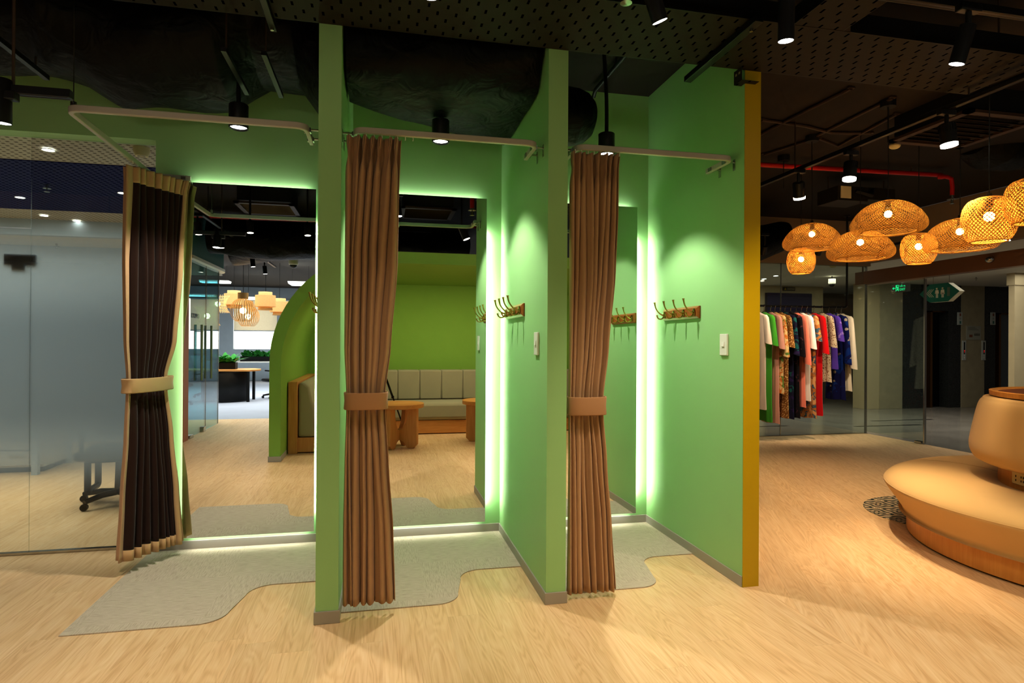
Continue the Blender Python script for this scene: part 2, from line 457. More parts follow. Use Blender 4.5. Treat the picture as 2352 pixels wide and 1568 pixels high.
def roundpath(pts, r, n=6):
    pts = [Vector(p) for p in pts]; out = [pts[0]]
    for i in range(1, len(pts)-1):
        a = (pts[i-1]-pts[i]).normalized(); b = (pts[i+1]-pts[i]).normalized()
        p0 = pts[i]+a*r; p1 = pts[i]+b*r
        for k in range(n+1):
            t = k/n; out.append(p0*(1-t)**2+pts[i]*2*t*(1-t)+p1*t*t)
    out.append(pts[-1]); return out
def text_mesh(name, body, size, mat, origin, ux, uy, parent=None, ext=.001, align='CENTER'):
    cu = bpy.data.curves.new(name, 'FONT'); cu.body = body; cu.size = size; cu.align_x = align; cu.align_y = 'CENTER'; cu.extrude = ext
    tmp = bpy.data.objects.new(name+'_tmp', cu); COL.objects.link(tmp)
    dg = bpy.context.evaluated_depsgraph_get(); me = bpy.data.meshes.new_from_object(tmp.evaluated_get(dg))
    bpy.data.objects.remove(tmp); bpy.data.curves.remove(cu)
    ux = Vector(ux).normalized(); uy = Vector(uy).normalized(); uz = ux.cross(uy); O = Vector(origin)
    mb = MB(); mb.v = [tuple(O+ux*v.co.x+uy*v.co.y+uz*v.co.z) for v in me.vertices]; mb.f = [tuple(p.vertices) for p in me.polygons]
    bpy.data.meshes.remove(me)
    return mb.build(name, mat, parent, fix=False)
def light(kind, name, loc, energy, color=(1,1,1), target=None, size=.05, spot=60, blend=.4, sx=None, sy=None):
    d = bpy.data.lights.new(name, kind); d.energy = energy; d.color = color
    o = bpy.data.objects.new(name, d); COL.objects.link(o); o.location = loc
    if kind == 'AREA':
        d.shape = 'RECTANGLE'; d.size = sx or size; d.size_y = sy or size
    else: d.shadow_soft_size = size
    if kind == 'SPOT': d.spot_size = math.radians(spot); d.spot_blend = blend
    if target is not None:
        o.rotation_euler = (Vector(target)-Vector(loc)).to_track_quat('-Z', 'Y').to_euler()
    o.visible_camera = False; o.visible_glossy = False
    return o

# world: a faint ambient from the far ends of the open plan floor
w = bpy.data.worlds.new('world'); SC.world = w; w.use_nodes = True
w.node_tree.nodes['Background'].inputs[0].default_value = (1.0, .86, .7, 1); w.node_tree.nodes['Background'].inputs[1].default_value = .05

FY = -1.164          # front plane of the booths
P1 = (0.0, .0974); P2 = (1.0554, 1.153); P3 = (2.1023, 2.1942)
ZT = 2.2248          # top of the curtain rails
ZS = 2.98            # slab
BH = .056            # skirting height

# ================================================================== SETTING
f = MB()
for x0, x1, y0, y1 in ((-7, 7.0, -6.65, 3.42), (-7, -.95, 3.42, 4.6)):
    f.add([(x0,y0,0),(x1,y0,0),(x1,y1,0),(x0,y1,0)], [(0,1,2,3)])
struct('floor', f, 'floor', 'pale maple plank floor')
f = MB()
for x0, x1, y0, y1 in ((2.2, 14, 3.42, 9), (7.0, 14, -3, 3.42)):
    f.add([(x0,y0,-.002),(x1,y0,-.002),(x1,y1,-.002),(x0,y1,-.002)], [(0,1,2,3)])
struct('floor_lobby', f, 'lobbyfloor', 'polished grey stone floor of the lift lobby')
struct('floor_office', MB().add([(-9,-18,-.001),(6,-18,-.001),(6,-6.65,-.001),(-9,-6.65,-.001)], [(0,1,2,3)]), 'officefloor', 'grey carpet of the open office')
struct('ceiling', MB().box(-9, 6.9, -18, .12, ZS, ZS+.1).box(-.9, 6.9, .12, 3.42, ZS, ZS+.1), 'slab', 'dark painted concrete slab ceiling')
struct('trim_floor', MB().box(5.0, 7.0, 3.40, 3.44, 0, .008), 'chrome', 'pale metal floor strip under the lobby glass')

# green back wall with the opening to the glazed office on its left
wb = MB().box(-1.035, 2.15, 0, .1, 0, ZS).box(-6, -1.035, 0, .1, 2.462, ZS)
struct('wall_back', wb, 'green', 'green wall behind the fitting booths')
struct('wall_left', MB().box(P1[0], P1[1], FY, 0, 0, ZS), 'green', 'green booth partition nearest the left')
struct('wall_middle', MB().box(P2[0], P2[1], FY, 0, 0, ZS), 'green', 'green booth partition in the middle')
wr = struct('wall_right', MB().box(P3[0], P3[1]-.002, FY+.002, 0, 0, ZS), 'green', 'green booth partition with yellow end')
wy = MB().box(P3[0], P3[1], FY-.001, FY+.003, 0, ZS).box(P3[1]-.003, P3[1], FY, 0, 0, ZS).build('yellow_end_panel', 'yellow', wr); wy['label'] = 'golden yellow painted end face'
def skirt(name, boxes, label):
    b = MB()
    for q in boxes: b.box(*q)
    return struct(name, b, 'skirting', label, bevel=.002)
skirt('baseboard_back', [(-1.035, P1[0], -.008, 0, 0, BH), (P1[1], P2[0], -.008, 0, 0, BH), (P2[1], P3[0], -.008, 0, 0, BH)], 'grey skirting below the mirrors')
skirt('baseboard_left', [(P1[0]-.007, P1[1]+.007, FY-.007, 0, 0, BH)], 'grey skirting round the left partition')
skirt('baseboard_middle', [(P2[0]-.007, P2[1]+.007, FY-.007, 0, 0, BH)], 'grey skirting round the middle partition')
skirt('baseboard_right', [(P3[0]-.007, P3[0], FY+.003, 0, 0, BH)], 'grey skirting along the right partition')

# alcove shell behind the camera (seen in the mirrors, its edge at the top corners)
def alcove_profile(xl, xr, zt, r, n=18):
    p = [(xl, 0)]
    p += [(xl+r-r*math.cos(PI/2*i/n), zt-r+r*math.sin(PI/2*i/n)) for i in range(n+1)]
    p += [(xr-r+r*math.sin(PI/2*i/n), zt-r+r*math.cos(PI/2*i/n)) for i in range(n+1)]
    p += [(xr, 0)]; return p
ou = alcove_profile(-.849, 3.95, 2.23, 1.2); inn = alcove_profile(-.735, 3.836, 2.105, 1.1)
al = MB(); n = len(ou); AY0, AY1 = -2.82, -5.35
vs = [(p[0], AY0, p[1]) for p in ou]+[(p[0], AY0, p[1]) for p in inn]+[(p[0], AY1, p[1]) for p in ou]+[(p[0], AY1, p[1]) for p in inn]
fs = []
for i in range(n-1):
    fs += [(i, i+1, n+i+1, n+i), (i, i+1, 2*n+i+1, 2*n+i), (n+i, n+i+1, 3*n+i+1, 3*n+i)]
al.add(vs, fs)
al.add([(p[0], AY1+.02, p[1]) for p in inn], [tuple(range(n))])
struct('wall_alcove', al, 'alcove_green', 'green rounded shell of the seating alcove', angle=.5)
skirt('baseboard_alcove', [(-.857, -.727, -3.2, -2.812, 0, BH)], 'grey skirting at the foot of the alcove shell')

# ================================================================== GLAZED OFFICE ON THE LEFT
struct('ceiling_office', MB().box(-7, -.95, .12, 1.06, 2.55, 2.6).box(-7, -.95, 2.95, 3.52, 2.55, 2.6), 'perfceil', 'white perforated office ceiling')
struct('ceiling_blue', MB().box(-7, -.95, 1.06, 2.95, 2.545, 2.6), 'perfblue', 'deep blue perforated ceiling band')
struct('wall_office', MB().box(-7, -.95, 4.5, 4.6, 0, 2.6).box(-7, -.95, 3.52, 3.6, 2.38, 2.6).box(-1.0, -.95, .1, 4.5, 0, 2.6).box(-7.1, -7, 0, 4.6, 0, 2.6), 'greywall', 'pale wall of the glazed office')
struct('ceiling_office_rear', MB().box(-7, -.95, 3.6, 4.5, 2.40, 2.45), 'ceilwhite', 'plain ceiling at the rear of the office')
win = struct('window_1', MB().box(-1.728, -1.035, .098, .106, .012, 2.462), 'frost', 'fixed glass panel with a frosted gradient film')
d1 = struct('door_1', MB().box(-4.5, -1.7295, .098, .106, .012, 1.90), 'frost', 'frosted glass door of the office')
tr_ = struct('window_2', MB().box(-4.5, -1.7295, .098, .106, 1.905, 2.462), 'clearglass', 'clear glass transom over the frosted door')
q = aY(45, 596, .09)
MB().box(q.x-.09, q.x+.075, .1065, .125, q.z-.03, q.z+.035).build('pivot_fitting', 'blackmetal', d1, bevel=.004)
MB().box(q.x-.05, q.x+.02, .1065, .125, q.z-.06, q.z-.03).build('lock_case', 'chrome', d1, bevel=.003)
struct('trim_1', MB().box(-6, -1.035, .085, .118, 0, .014), 'chrome', 'slim metal channel under the office glass')
struct('trim_2', MB().box(-6, -1.035, .0, .12, 2.44, 2.4625), 'green', 'pale green lintel edge above the office glass')

# ================================================================== LIFT LOBBY
LY = 6.2
def lobby_wall(name, px0, px1, mat, label, y=LY, z0=0, z1=2.46, th=.3):
    a = aY(px0, 800, y).x; b = aY(px1, 800, y).x
    return struct(name, MB().box(a, b, y, y+th, z0, z1), mat, label)
lobby_wall('wall_lobby_cream', 1640, 1890, 'cream', 'cream wall across the lobby', 7.2)
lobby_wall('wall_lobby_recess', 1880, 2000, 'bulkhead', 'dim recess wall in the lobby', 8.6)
lobby_wall('wall_lobby_edge', 1986, 2021, 'cream', 'olive edge of the lobby wall', LY+.02)
lobby_wall('wall_lobby_stone', 2021, 2073, 'stone', 'pale stone panel behind the glass leaf', LY)
lobby_wall('wall_lobby_granite', 2073, 2127, 'granite', 'dark granite lift surround on the left', LY+.01)
lobby_wall('wall_lobby_granite_middle', 2178, 2208, 'granite', 'dark granite strip beside the stone panel', LY+.01)
lobby_wall('wall_lobby_granite_head', 2127, 2178, 'granite', 'granite head above the near lift', LY+.01, z0=1.94)
lobby_wall('wall_lobby_panel', 2208, 2261, 'stone', 'stone panel between the two lifts', LY)
lobby_wall('wall_lobby_granite_right', 2261, 2286, 'granite', 'dark granite strip right of the stone panel', LY+.01)
lobby_wall('wall_lobby_granite_over', 2286, 2420, 'granite', 'granite head above the far lift', LY+.01, z0=1.92)
q0 = aY(2330, 800, 4.2).x
struct('wall_lobby_pillar', MB().box(q0, q0+1.2, 4.2, 4.3, 0, 2.3).box(q0-.02, q0+1.22, 4.18, 4.32, 2.26, 2.46), 'cream', 'beige lobby pillar at the right edge')
struct('ceiling_lobby', MB().box(2.2, 14, 3.46, 10, 2.46, 2.52).box(7.05, 14, -3, 3.46, 2.46, 2.52), 'ceilwhite', 'white lobby ceiling')
struct('wall_bulkhead', MB().box(2.2, 7.04, 3.40, 3.5, 2.36, ZS).box(6.92, 7.04, -3, 3.40, 2.40, ZS), 'bulkhead', 'tan bulkhead over the glass front')
def lift(name, px0, px1, mat, label, zt, y):
    a = aY(px0, 800, y).x; b = aY(px1, 800, y).x; w_ = b-a
    o = struct(name, MB().box(a, a+w_*.46, y, y+.04, 0, zt).box(a+w_*.47, b, y+.01, y+.05, 0, zt), mat, label)
    MB().box(a-.05, a, y-.12, y+.05, 0, zt+.05).box(b, b+.05, y-.12, y+.05, 0, zt+.05).box(a-.05, b+.05, y-.12, y+.05, zt, zt+.05).build('door_jamb', 'bronze', o)
    return o
lift('door_3', 2130, 2178, 'blackglass', 'dark lift door under the green restroom sign', 1.92, LY+.2)
lift('door_4', 2286, 2420, 'elevator', 'steel lift door right of the stone panel', 1.9, LY+.2)
a = aY(1760, 800, 7.15); b = aY(1862, 800, 7.15)
struct('door_5', MB().box(a.x, b.x, 7.12, 7.2, 0, aY(1800, 673, 7.15).z), 'purple', 'dark purple lift door behind the clothes rail')
struct('baseboard_lobby', MB().box(8.0, 10.4, 8.56, 8.6, 0, .2), 'granite', 'dark stone skirting in the lobby recess')
struct('trim_lobby_floor', MB().box(7.4, 8.6, 4.05, 4.12, -.002, .0).box(8.2, 9.4, 4.6, 4.66, -.002, .0).box(5.4, 6.4, 4.3, 4.36, -.002, 0), 'granite', 'dark inlay strips in the lobby floor')

gw = struct('window_3', MB().box(2.3, 6.985, 3.415, 3.425, .008, 2.40), 'clearglass', 'clear glass wall behind the clothes rail')
MB().box(6.975, 6.992, 3.405, 3.435, 0, 2.4).box(5.62, 5.626, 3.41, 3.43, 0, 2.36).build('glass_edge_strip', 'chrome', gw)
d2 = struct('door_2', MB().box(6.995, 7.005, 2.48, 3.42, .03, 2.09), 'clearglass', 'clear sliding glass leaf of the lobby entrance')
MB().box(6.985, 7.015, 2.465, 2.482, .01, 2.10).build('edge_profile', 'chrome', d2)
MB().box(6.97, 7.03, 2.50, 2.60, 0, .03).build('floor_guide', 'chrome', d2, bevel=.004)
MB().box(6.985, 7.015, 2.46, 3.42, 2.085, 2.105).build('clamp_rail', 'offwhite', d2)
bh = thing('door_header', 'long brown header beam over the lobby entrance, with a small sensor', 'door header', (7.0, 1.5, 2.1))
MB().box(6.94, 7.06, -2.6, 3.58, 2.105, 2.285).build('header_casing', 'beam', bh, bevel=.004)
p = aX(2273, 596, 6.93)
MB().ball((6.94, p.y, p.z), .05, 16, .8).build('motion_sensor', 'chrome', bh)
for yy in (3.5, .2):
    MB().tube([(7.0, yy, 2.28), (7.0, yy, 2.42), (7.0, yy-.02, 2.5)], .012, 6).build('hanger_rod', 'bronze', bh)

# ================================================================== CARPETS IN THE BOOTHS
def carpet(x0, x1, xs, label):
    yf, yb = -1.07, -.66
    pts = [(x1, 0), (x0, 0), (x0, yf)]
    pts += [(xs-.13, yf)]
    pts += [(xs-.13+.115*math.sin(t), yf+.115-.115*math.cos(t)) for t in [PI/2*i/8 for i in range(1, 9)]]
    pts += [(xs+.02+.12-.12*math.cos(t), yb-.12+.12*math.sin(t)) for t in [PI/2*i/8 for i in range(0, 9)]]
    pts += [(x1, yb)]
    o = MB().prism(pts, 2, .0005, .005).build('carpet', 'carpet')
    return tag(o, label, 'carpet', 'grey carpets in the fitting booths')
carpet(-1.045, P1[0]-.007, -.385, 'grey woven carpet with wavy edge, in front of the leftmost mirror')
carpet(P1[1]+.007, P2[0]-.007, .675, 'grey woven carpet with wavy edge, in the middle booth')
carpet(P2[1]+.007, P3[0]-.007, 1.725, 'grey woven carpet with wavy edge, in the booth beside the yellow wall end')

# ================================================================== MIRRORS
def mirror(x0, x1, label):
    z0, z1 = .08, 2.192
    t = thing('mirror', label, 'mirror', ((x0+x1)/2, -.04, z0), 'backlit booth mirrors')
    MB().add([(x0,-.04,z0),(x1,-.04,z0),(x1,-.04,z1),(x0,-.04,z1)], [(0,1,2,3)]).build('mirror_glass', 'mirror', t)
    MB().box(x0+.001, x1-.001, -.0395, -.034, z0+.001, z1-.001).build('backing_board', 'greywall', t)
    e = .012
    for bx_ in ((x0+e, x0+e+.008, z0+.12, z1-.22, 'ledsoft'), (x1-e-.008, x1-e, z0+.12, z1-.22, 'led')):
        MB().box(bx_[0], bx_[1], -.030, -.006, bx_[2], bx_[3]).build('led_strip', bx_[4], t)
    for zz in (z1-e-.008, z0+e):
        MB().box(x0+.04, x1-.04, -.030, -.006, zz, zz+.008).build('led_strip', 'ledsoft', t)
    for z_ in (z0+.2, z1-.24): MB().box(x0+.1, x1-.1, -.034, 0, z_, z_+.04).build('mounting_rail', 'offwhite', t)
    return t
mirror(-.868, -.12, 'tall backlit mirror in the leftmost booth, reflecting the office')
mirror(.19, .9503, 'tall backlit mirror in the middle booth, reflecting the bench alcove')
mirror(1.25, 2.005, 'tall backlit mirror in the booth beside the yellow wall end, reflecting coat hooks')

# ================================================================== CURTAIN RAILS
def rail(path, label, brackets, wires, gl):
    c = path[0]
    t = thing('curtain_rail', label, 'curtain rail', (c[0], c[1], ZT), 'white ceiling curtain rails')
    pp = roundpath([(x, y, ZT) for x, y in path], .055, 6)
    r = MB().sweep(pp, .02, .028).build('rail_profile', 'offwhite', t, bevel=.003)
    for a_, b_ in brackets:
        a_ = Vector(a_); b_ = Vector(b_); d = (b_-a_).normalized()
        k = MB().tube([a_, b_], .005, 8)
        k.obox(b_-Vector((0,0,.014)), .06, .004, .022, (0,0,1), d)
        k.obox(a_+Vector((0,0,-.004)), .03, .03, .02, (1,0,0), (0,1,0))
        k.build('bracket', 'chrome', t)
    for x, y in wires:
        MB().tube([(x, y, ZS), (x, y, ZT-.01)], .0022, 6).build('suspension_wire', 'chrome', t)
        MB().cyl((x, y), .012, ZT-.01, ZT+.02, 12).build('wire_clamp', 'chrome', t)
    for x, y in gl:
        MB().tube([(x, y+.004, ZT-.026), (x+.002, y+.006, ZT-.036), (x, y+.006, ZT-.044)], .0025, 6).build('glider', 'white', t)
    return t
rail([(-.055, -.90), (-.055, -1.134), (-1.0, -1.134), (-1.03, -.07), (-.83, -.05)], 'white L-shaped curtain rail hung round the leftmost booth',
     [((-.055, -1.08, ZT-.012), (0, -1.08, ZT-.012)), ((-.055, -.95, ZT-.012), (0, -.95, ZT-.012)), ((-.95, -.055, ZT-.012), (-.95, 0, ZT-.012)), ((-.87, -.05, ZT-.012), (-.87, 0, ZT-.012))],
     [(-.985, -1.11)], [(-1.01-.016*i/4, -.42+.08*i) for i in range(5)]+[(-.95+.04*i, -.06) for i in range(4)])
rail([(.155, -.92), (.155, -1.134), (1.005, -1.134), (1.005, -.90)], 'white curtain rail across the middle booth',
     [((.155, -1.07, ZT-.012), (P1[1], -1.07, ZT-.012)), ((.155, -.95, ZT-.012), (P1[1], -.95, ZT-.012)), ((1.005, -1.07, ZT-.012), (P2[0], -1.07, ZT-.012)), ((1.005, -.95, ZT-.012), (P2[0], -.95, ZT-.012))],
     [], [(.17+.035*i, -1.134) for i in range(8)])
rail([(1.21, -.92), (1.21, -1.134), (2.052, -1.134), (2.052, -.88)], 'white curtain rail across the booth beside the yellow wall end',
     [((1.21, -1.07, ZT-.012), (P2[1], -1.07, ZT-.012)), ((2.052, -1.07, ZT-.012), (P3[0], -1.07, ZT-.012)), ((2.052, -.93, ZT-.012), (P3[0], -.93, ZT-.012))],
     [], [(1.2+.033*i, -1.134) for i in range(8)])

# ================================================================== CURTAINS
def interp(keys, z):
    if z >= keys[0][0]: return keys[0][1]
    for (z0, a_), (z1, b_) in zip(keys, keys[1:]):
        if z <= z0 and z >= z1:
            t = (z0-z)/(z0-z1); t = t*t*(3-2*t)*.5+t*.5
            return tuple(p+(r-p)*t for p, r in zip(a_, b_))
    return keys[-1][1]
def curtain_rows(keys, nf, seed, NZ=70, NS=None, pinch=True, hang=.0):
    """keys: (z, (ax, ay, bx, by, amp)) from the top down"""
    rnd = random.Random(seed); NS = NS or nf*22
    ph = [rnd.uniform(-.10, .10) for _ in range(nf+1)]; am = [rnd.uniform(.55, 1.25) for _ in range(nf+1)]; lean = [rnd.uniform(-1, 1) for _ in range(nf+1)]
    zt, zb = keys[0][0], keys[-1][0]; rows = []
    # folds widths vary
    wd = [rnd.uniform(.45, 1.7) for _ in range(nf)]; tot = sum(wd); cum = [0]
    for x in wd: cum.append(cum[-1]+x/tot)
    for i in range(NZ+1):
        u = i/NZ
        z = zt-(zt-zb)*(u**1.25 if u < .5 else u**1.25)
        ax, ay, bx, by, amp = interp(keys, z)
        d = Vector((bx-ax, by-ay, 0)); L = d.length; d.normalize(); nr = Vector((d.y, -d.x, 0))
        dz = zt-z; row = []
        for j in range(NS+1):
            s_ = j/NS; k = min(nf-1, int(s_*nf)); fr = s_*nf-k
            c0, c1 = cum[k], cum[k+1]
            # even at the heading, uneven lower down
            e = min(1, dz/.5); c0 = (k/nf)*(1-e)+c0*e; c1 = ((k+1)/nf)*(1-e)+c1*e
            wv = math.sin(2*PI*fr); aa = amp*(am[k]*(1-fr)+am[k+1]*fr if k+1 < nf else am[k])
            if pinch and dz < .30:
                pz = math.exp(-((dz-.085)/.045)**2)          # waist of the pinch pleat
                # the front of each pleat is nipped at the waist, the cloth behind stays flat
                wf = .74*(1-pz*.84)*(1-.35*max(0, 1-dz/.06)); cc = .37
                if fr < .5: g = cc+(fr-.25)*2*wf
                else:
                    lo = cc+wf/2; hi = 1+cc-wf/2; g = lo+(hi-lo)*(fr-.5)/.5
                if g > 1 and k == nf-1: g = 1
                head = max(0, 1-dz/.16)
                aa *= 1+.8*max(0, 1-dz/.26)
                off = aa*(.8*wv if wv < 0 else wv*(1.0+.30*math.cos(12*PI*fr)*max(0, 1-dz/.22)))
                base = c0+(c1-c0)*g
            else:
                g = fr*(.74/.5) if fr < .5 else .74+(fr-.5)*(.26/.5)
                off = aa*(wv*(1.0 if wv > 0 else .8))
                base = c0+(c1-c0)*g
            sway = .012*lean[k]*math.sin(dz*3.1+k)
            p = Vector((ax, ay, 0))+d*(L*base+sway*(1 if .02 < s_ < .98 else 0))+nr*off; p.z = z
            row.append(p)
        rows.append(row)
    return rows
def band(name, c, hw, hd, z0, z1, mat, parent, dirv=(1,0,0), tilt=0.0):
    d = Vector(dirv).normalized(); nr = Vector((d.y, -d.x, 0)); rows = []
    for zz, k in ((z0, 1.0), (z0+.004, 1.02), ((z0+z1)/2, .99), (z1-.004, 1.02), (z1, 1.0)):
        rows.append([Vector((c[0], c[1], zz+tilt*math.cos(a_)))+d*(hw*k*math.copysign(abs(math.cos(a_))**.75, math.cos(a_)))+nr*(hd*k*math.copysign(abs(math.sin(a_))**.75, math.sin(a_))) for a_ in [2*PI*i/40 for i in range(40)]])
    return MB().grid(rows, True).build(name, mat, parent, solid=.004)
def px_keys(lst, y, dy=0):
    out = []
    for py, l, r, amp in lst:
        a_ = aY(l, py, y); b_ = aY(r, py, y); out.append((min(a_.z, ZT-.040), (max(a_.x, -9), y, b_.x, y, amp)))
    return out
YC = -1.125
ck = px_keys([(303, 791, 922, .017), (335, 790, 920, .018), (440, 788, 916, .020), (600, 788, 912, .022), (800, 790, 897, .019), (905, 796, 884, .017), (940, 796, 885, .017), (1060, 792, 892, .020), (1230, 788, 903, .025), (1389, 786, 907, .028)], YC)
xl = P1[1]+.018
ck = [(z, (max(v[0], xl), v[1], v[2], v[3], v[4])) for z, v in ck]
t = thing('curtain', 'brown pinch-pleat curtain tied back in the middle booth', 'curtain', (.2, YC, 0), 'brown booth curtains')
MB().grid(curtain_rows(ck, 7, 3)).build('curtain_cloth', 'curtain', t, solid=.003, angle=3.2)
k0 = aY(793, 935, YC); k1 = aY(885, 935, YC)
band('tieback', ((k0.x+k1.x)/2+.003, YC), (k1.x-k0.x)/2+.006, .060, aY(850, 938, YC).z, aY(850, 900, YC).z, 'tie', t)
ck = px_keys([(345, 1310, 1424, .017), (380, 1309, 1421, .018), (480, 1308, 1420, .020), (620, 1308, 1414, .022), (800, 1307, 1398, .019), (915, 1306, 1384, .017), (950, 1306, 1384, .017), (1060, 1306, 1393, .020), (1220, 1304, 1405, .025), (1362, 1302, 1414, .028)], YC)
xl = P2[1]+.018
ck = [(z, (max(v[0], xl), v[1], v[2], v[3], v[4])) for z, v in ck]
t = thing('curtain', 'brown pinch-pleat curtain tied back beside the middle partition', 'curtain', (1.28, YC, 0), 'brown booth curtains')
MB().grid(curtain_rows(ck, 8, 11)).build('curtain_cloth', 'curtain', t, solid=.003, angle=3.2)
k0 = aY(1306, 950, YC); k1 = aY(1385, 950, YC)
band('tieback', ((k0.x+k1.x)/2+.003, YC), (k1.x-k0.x)/2+.006, .058, aY(1340, 951, YC).z, aY(1340, 910, YC).z, 'tie', t)

# left curtain seen from its lining side, hung in the corner of the rail
t = thing('curtain', 'tied curtain showing its dark brown lining, at the frosted office glass', 'curtain', (-1.02, -.2, 0), 'brown booth curtains')
LYA, LYB = -.40, -.07
def lkeys(lst):
    out = []
    for pyl, l, pyr, r, amp in lst:
        a_ = aY(l, pyl, LYA); b_ = aY(r, pyr, LYB); z = (a_.z+b_.z)/2
        out.append((z, (a_.x, LYA, b_.x, LYB, amp)))
    return out
lk = lkeys([(388, 289, 410, 438, .022), (420, 290, 440, 432, .022), (600, 287, 610, 420, .030), (780, 290, 782, 402, .026), (866, 296, 862, 382, .016), (895, 296, 890, 382, .016), (1010, 292, 1000, 396, .024), (1150, 281, 1130, 411, .032), (1284, 272, 1250, 421, .036)])
rows = curtain_rows(lk, 9, 21, NZ=90, NS=198, pinch=False)
zt, zb = rows[0][0].z, rows[-1][0].z
NS = len(rows[0])-1
def sub(r0, r1, s0, s1): return [rw[s0:s1+1] for rw in rows[r0:r1+1]]
ih = min(i for i in range(len(rows)) if rows[i][0].z < zt-.085); ib = min(i for i in range(len(rows)) if rows[i][0].z < zb+.085)
j0, j1 = int(NS*.11), int(NS*.90)
MB().grid(sub(ih, ib, j0, j1)).build('lining', 'lining', t, solid=.003, angle=3.2)
MB().grid(sub(0, ih, j0, j1)).build('header_tape', 'hem', t, solid=.004, angle=3.2)
MB().grid(sub(ib, len(rows)-1, j0, j1)).build('hem', 'hem', t, solid=.004, angle=3.2)
sm = [[rw[0]+(rw[j0]-rw[0])*(j/j0)+Vector((.0, -.012*math.sin(PI*j/j0), 0)) for j in range(j0+1)] for rw in rows]
MB().grid(sm).build('leading_edge', 'curtain', t, solid=.004, angle=3.2)
MB().grid(sub(0, len(rows)-1, j1, NS)).build('side_turnover', 'hem', t, solid=.004, angle=3.2)
bk = [[p+Vector((-.03, .045, 0)) for p in rw[:int(NS*.55):3]] for rw in rows]
MB().grid(bk).build('outer_cloth', 'curtain', t, solid=.003, angle=3.2)
k0 = aY(292, 880, LYA); k1 = aY(386, 876, LYB); dv = Vector((k1.x-k0.x, LYB-LYA, 0))
zc = aY(340, 880, (LYA+LYB)/2).z
tb = band('tieback', ((k0.x+k1.x)/2, (LYA+LYB)/2), dv.length/2+.012, .058, zc-.042, zc+.034, 'hem', t, dv)
MB().obox(Vector((k1.x, LYB, zc-.004))+Vector((-.016, -.058, 0)), .012, .012, .07, (1,0,0), (0,1,0)).build('tie_loop', 'hem', tb)

# ================================================================== COAT RACKS AND SWITCHES
def coat_rack(xw, yc, zc, label):
    # on the left face of a partition: hooks point to -x
    t = thing('coat_rack', label, 'coat rack', (xw, yc, zc), 'four-hook wooden coat racks')
    L, Hh = .46, .074
    poly = [(-Hh/2, 0), (-Hh/2, -.008), (-Hh/2+.012, -.018), (Hh/2-.012, -.018), (Hh/2, -.008), (Hh/2, 0)]
    b = MB(); ends = []
    for s_ in (-1, 1):
        for ins, dx in ((0, 0), (0, -.008), (.012, -.018)):
            pass
    o0 = [(0, -L/2, -Hh/2), (0, L/2, -Hh/2), (0, L/2, Hh/2), (0, -L/2, Hh/2)]
    o1 = [(-.008,)+p[1:] for p in o0]; i_ = .012
    o2 = [(-.019, -L/2+i_, -Hh/2+i_), (-.019, L/2-i_, -Hh/2+i_), (-.019, L/2-i_, Hh/2-i_), (-.019, -L/2+i_, Hh/2-i_)]
    vs = [(xw+p[0], yc+p[1], zc+p[2]) for p in o0+o1+o2]
    b.add(vs, [(0,1,2,3)]+[(k, (k+1)%4, 4+(k+1)%4, 4+k) for k in range(4)]+[(4+k, 4+(k+1)%4, 8+(k+1)%4, 8+k) for k in range(4)]+[(8,9,10,11)])
    b.build('board', 'rackwood', t, bevel=.0015)
    for k in range(4):
        y = yc-L/2+.04+k*(L-.075)/3; x = xw-.019
        h = MB().lathe([(.001, 0), (.014, 0), (.016, .004), (.012, .009), (.001, .010)], (0, 0, 0), 16)
        h.v = [(x-p[2], y+p[1], zc+p[0]*1.45) for p in h.v]
        up = [(x-.006, y, zc-.004), (x-.022, y, zc+.0), (x-.044, y, zc+.016), (x-.062, y, zc+.041), (x-.069, y, zc+.066), (x-.071, y, zc+.080)]
        h.tube(roundish(up), [.006, .0055, .005, .0045, .0042, .0042, .0042, .0045, .005, .006, .0078], 10)
        lo = [(x-.006, y, zc-.012), (x-.020, y, zc-.026), (x-.040, y, zc-.027), (x-.052, y, zc-.014), (x-.054, y, zc-.002)]
        h.tube(roundish(lo), [.0055, .005, .0046, .0044, .0042, .0042, .0044, .005, .0062], 10)
        h.build('hook', 'brass', t)
    return t
def roundish(p):
    p = [Vector(q) for q in p]; out = [p[0]]
    for i in range(len(p)-1):
        a_, b_, c_, d_ = p[max(i-1, 0)], p[i], p[i+1], p[min(i+2, len(p)-1)]
        for t_ in (.5, 1.0):
            out.append(.5*((2*b_)+(c_-a_)*t_+(2*a_-5*b_+4*c_-d_)*t_**2+(-a_+3*b_-3*c_+d_)*t_**3))
    return out
coat_rack(P1[0], -.44, 1.43, 'wooden four-hook coat rack glimpsed in the mirror of the leftmost booth')
coat_rack(P2[0], -.465, 1.434, 'wooden four-hook coat rack on the partition of the middle booth')
coat_rack(P3[0], -.50, 1.437, 'wooden four-hook coat rack on the partition with the yellow end')
def switch(xw, yc, label):
    t = thing('light_switch', label, 'light switch', (xw, yc, 1.19), 'cream light switches')
    MB().box(xw-.011, xw, yc-.036, yc+.036, 1.188, 1.305).build('switch_plate', 'white', t, bevel=.003)
    MB().add([(xw-.0115, yc-.012, 1.235), (xw-.0115, yc+.012, 1.235), (xw-.0115, yc+.012, 1.262), (xw-.0115, yc-.012, 1.262), (xw-.016, yc-.012, 1.237), (xw-.016, yc+.012, 1.237), (xw-.013, yc+.012, 1.262), (xw-.013, yc-.012, 1.262)],
             [(0,3,2,1),(4,5,6,7),(0,1,5,4),(1,2,6,5),(2,3,7,6),(3,0,4,7)]).build('rocker', 'white', t)
    return t
switch(P1[0], -.98, 'cream light switch at the leftmost partition, facing the big mirror')
switch(P2[0], -.978, 'cream light switch on the middle partition')
switch(P3[0], -.988, 'cream light switch near the yellow wall end')

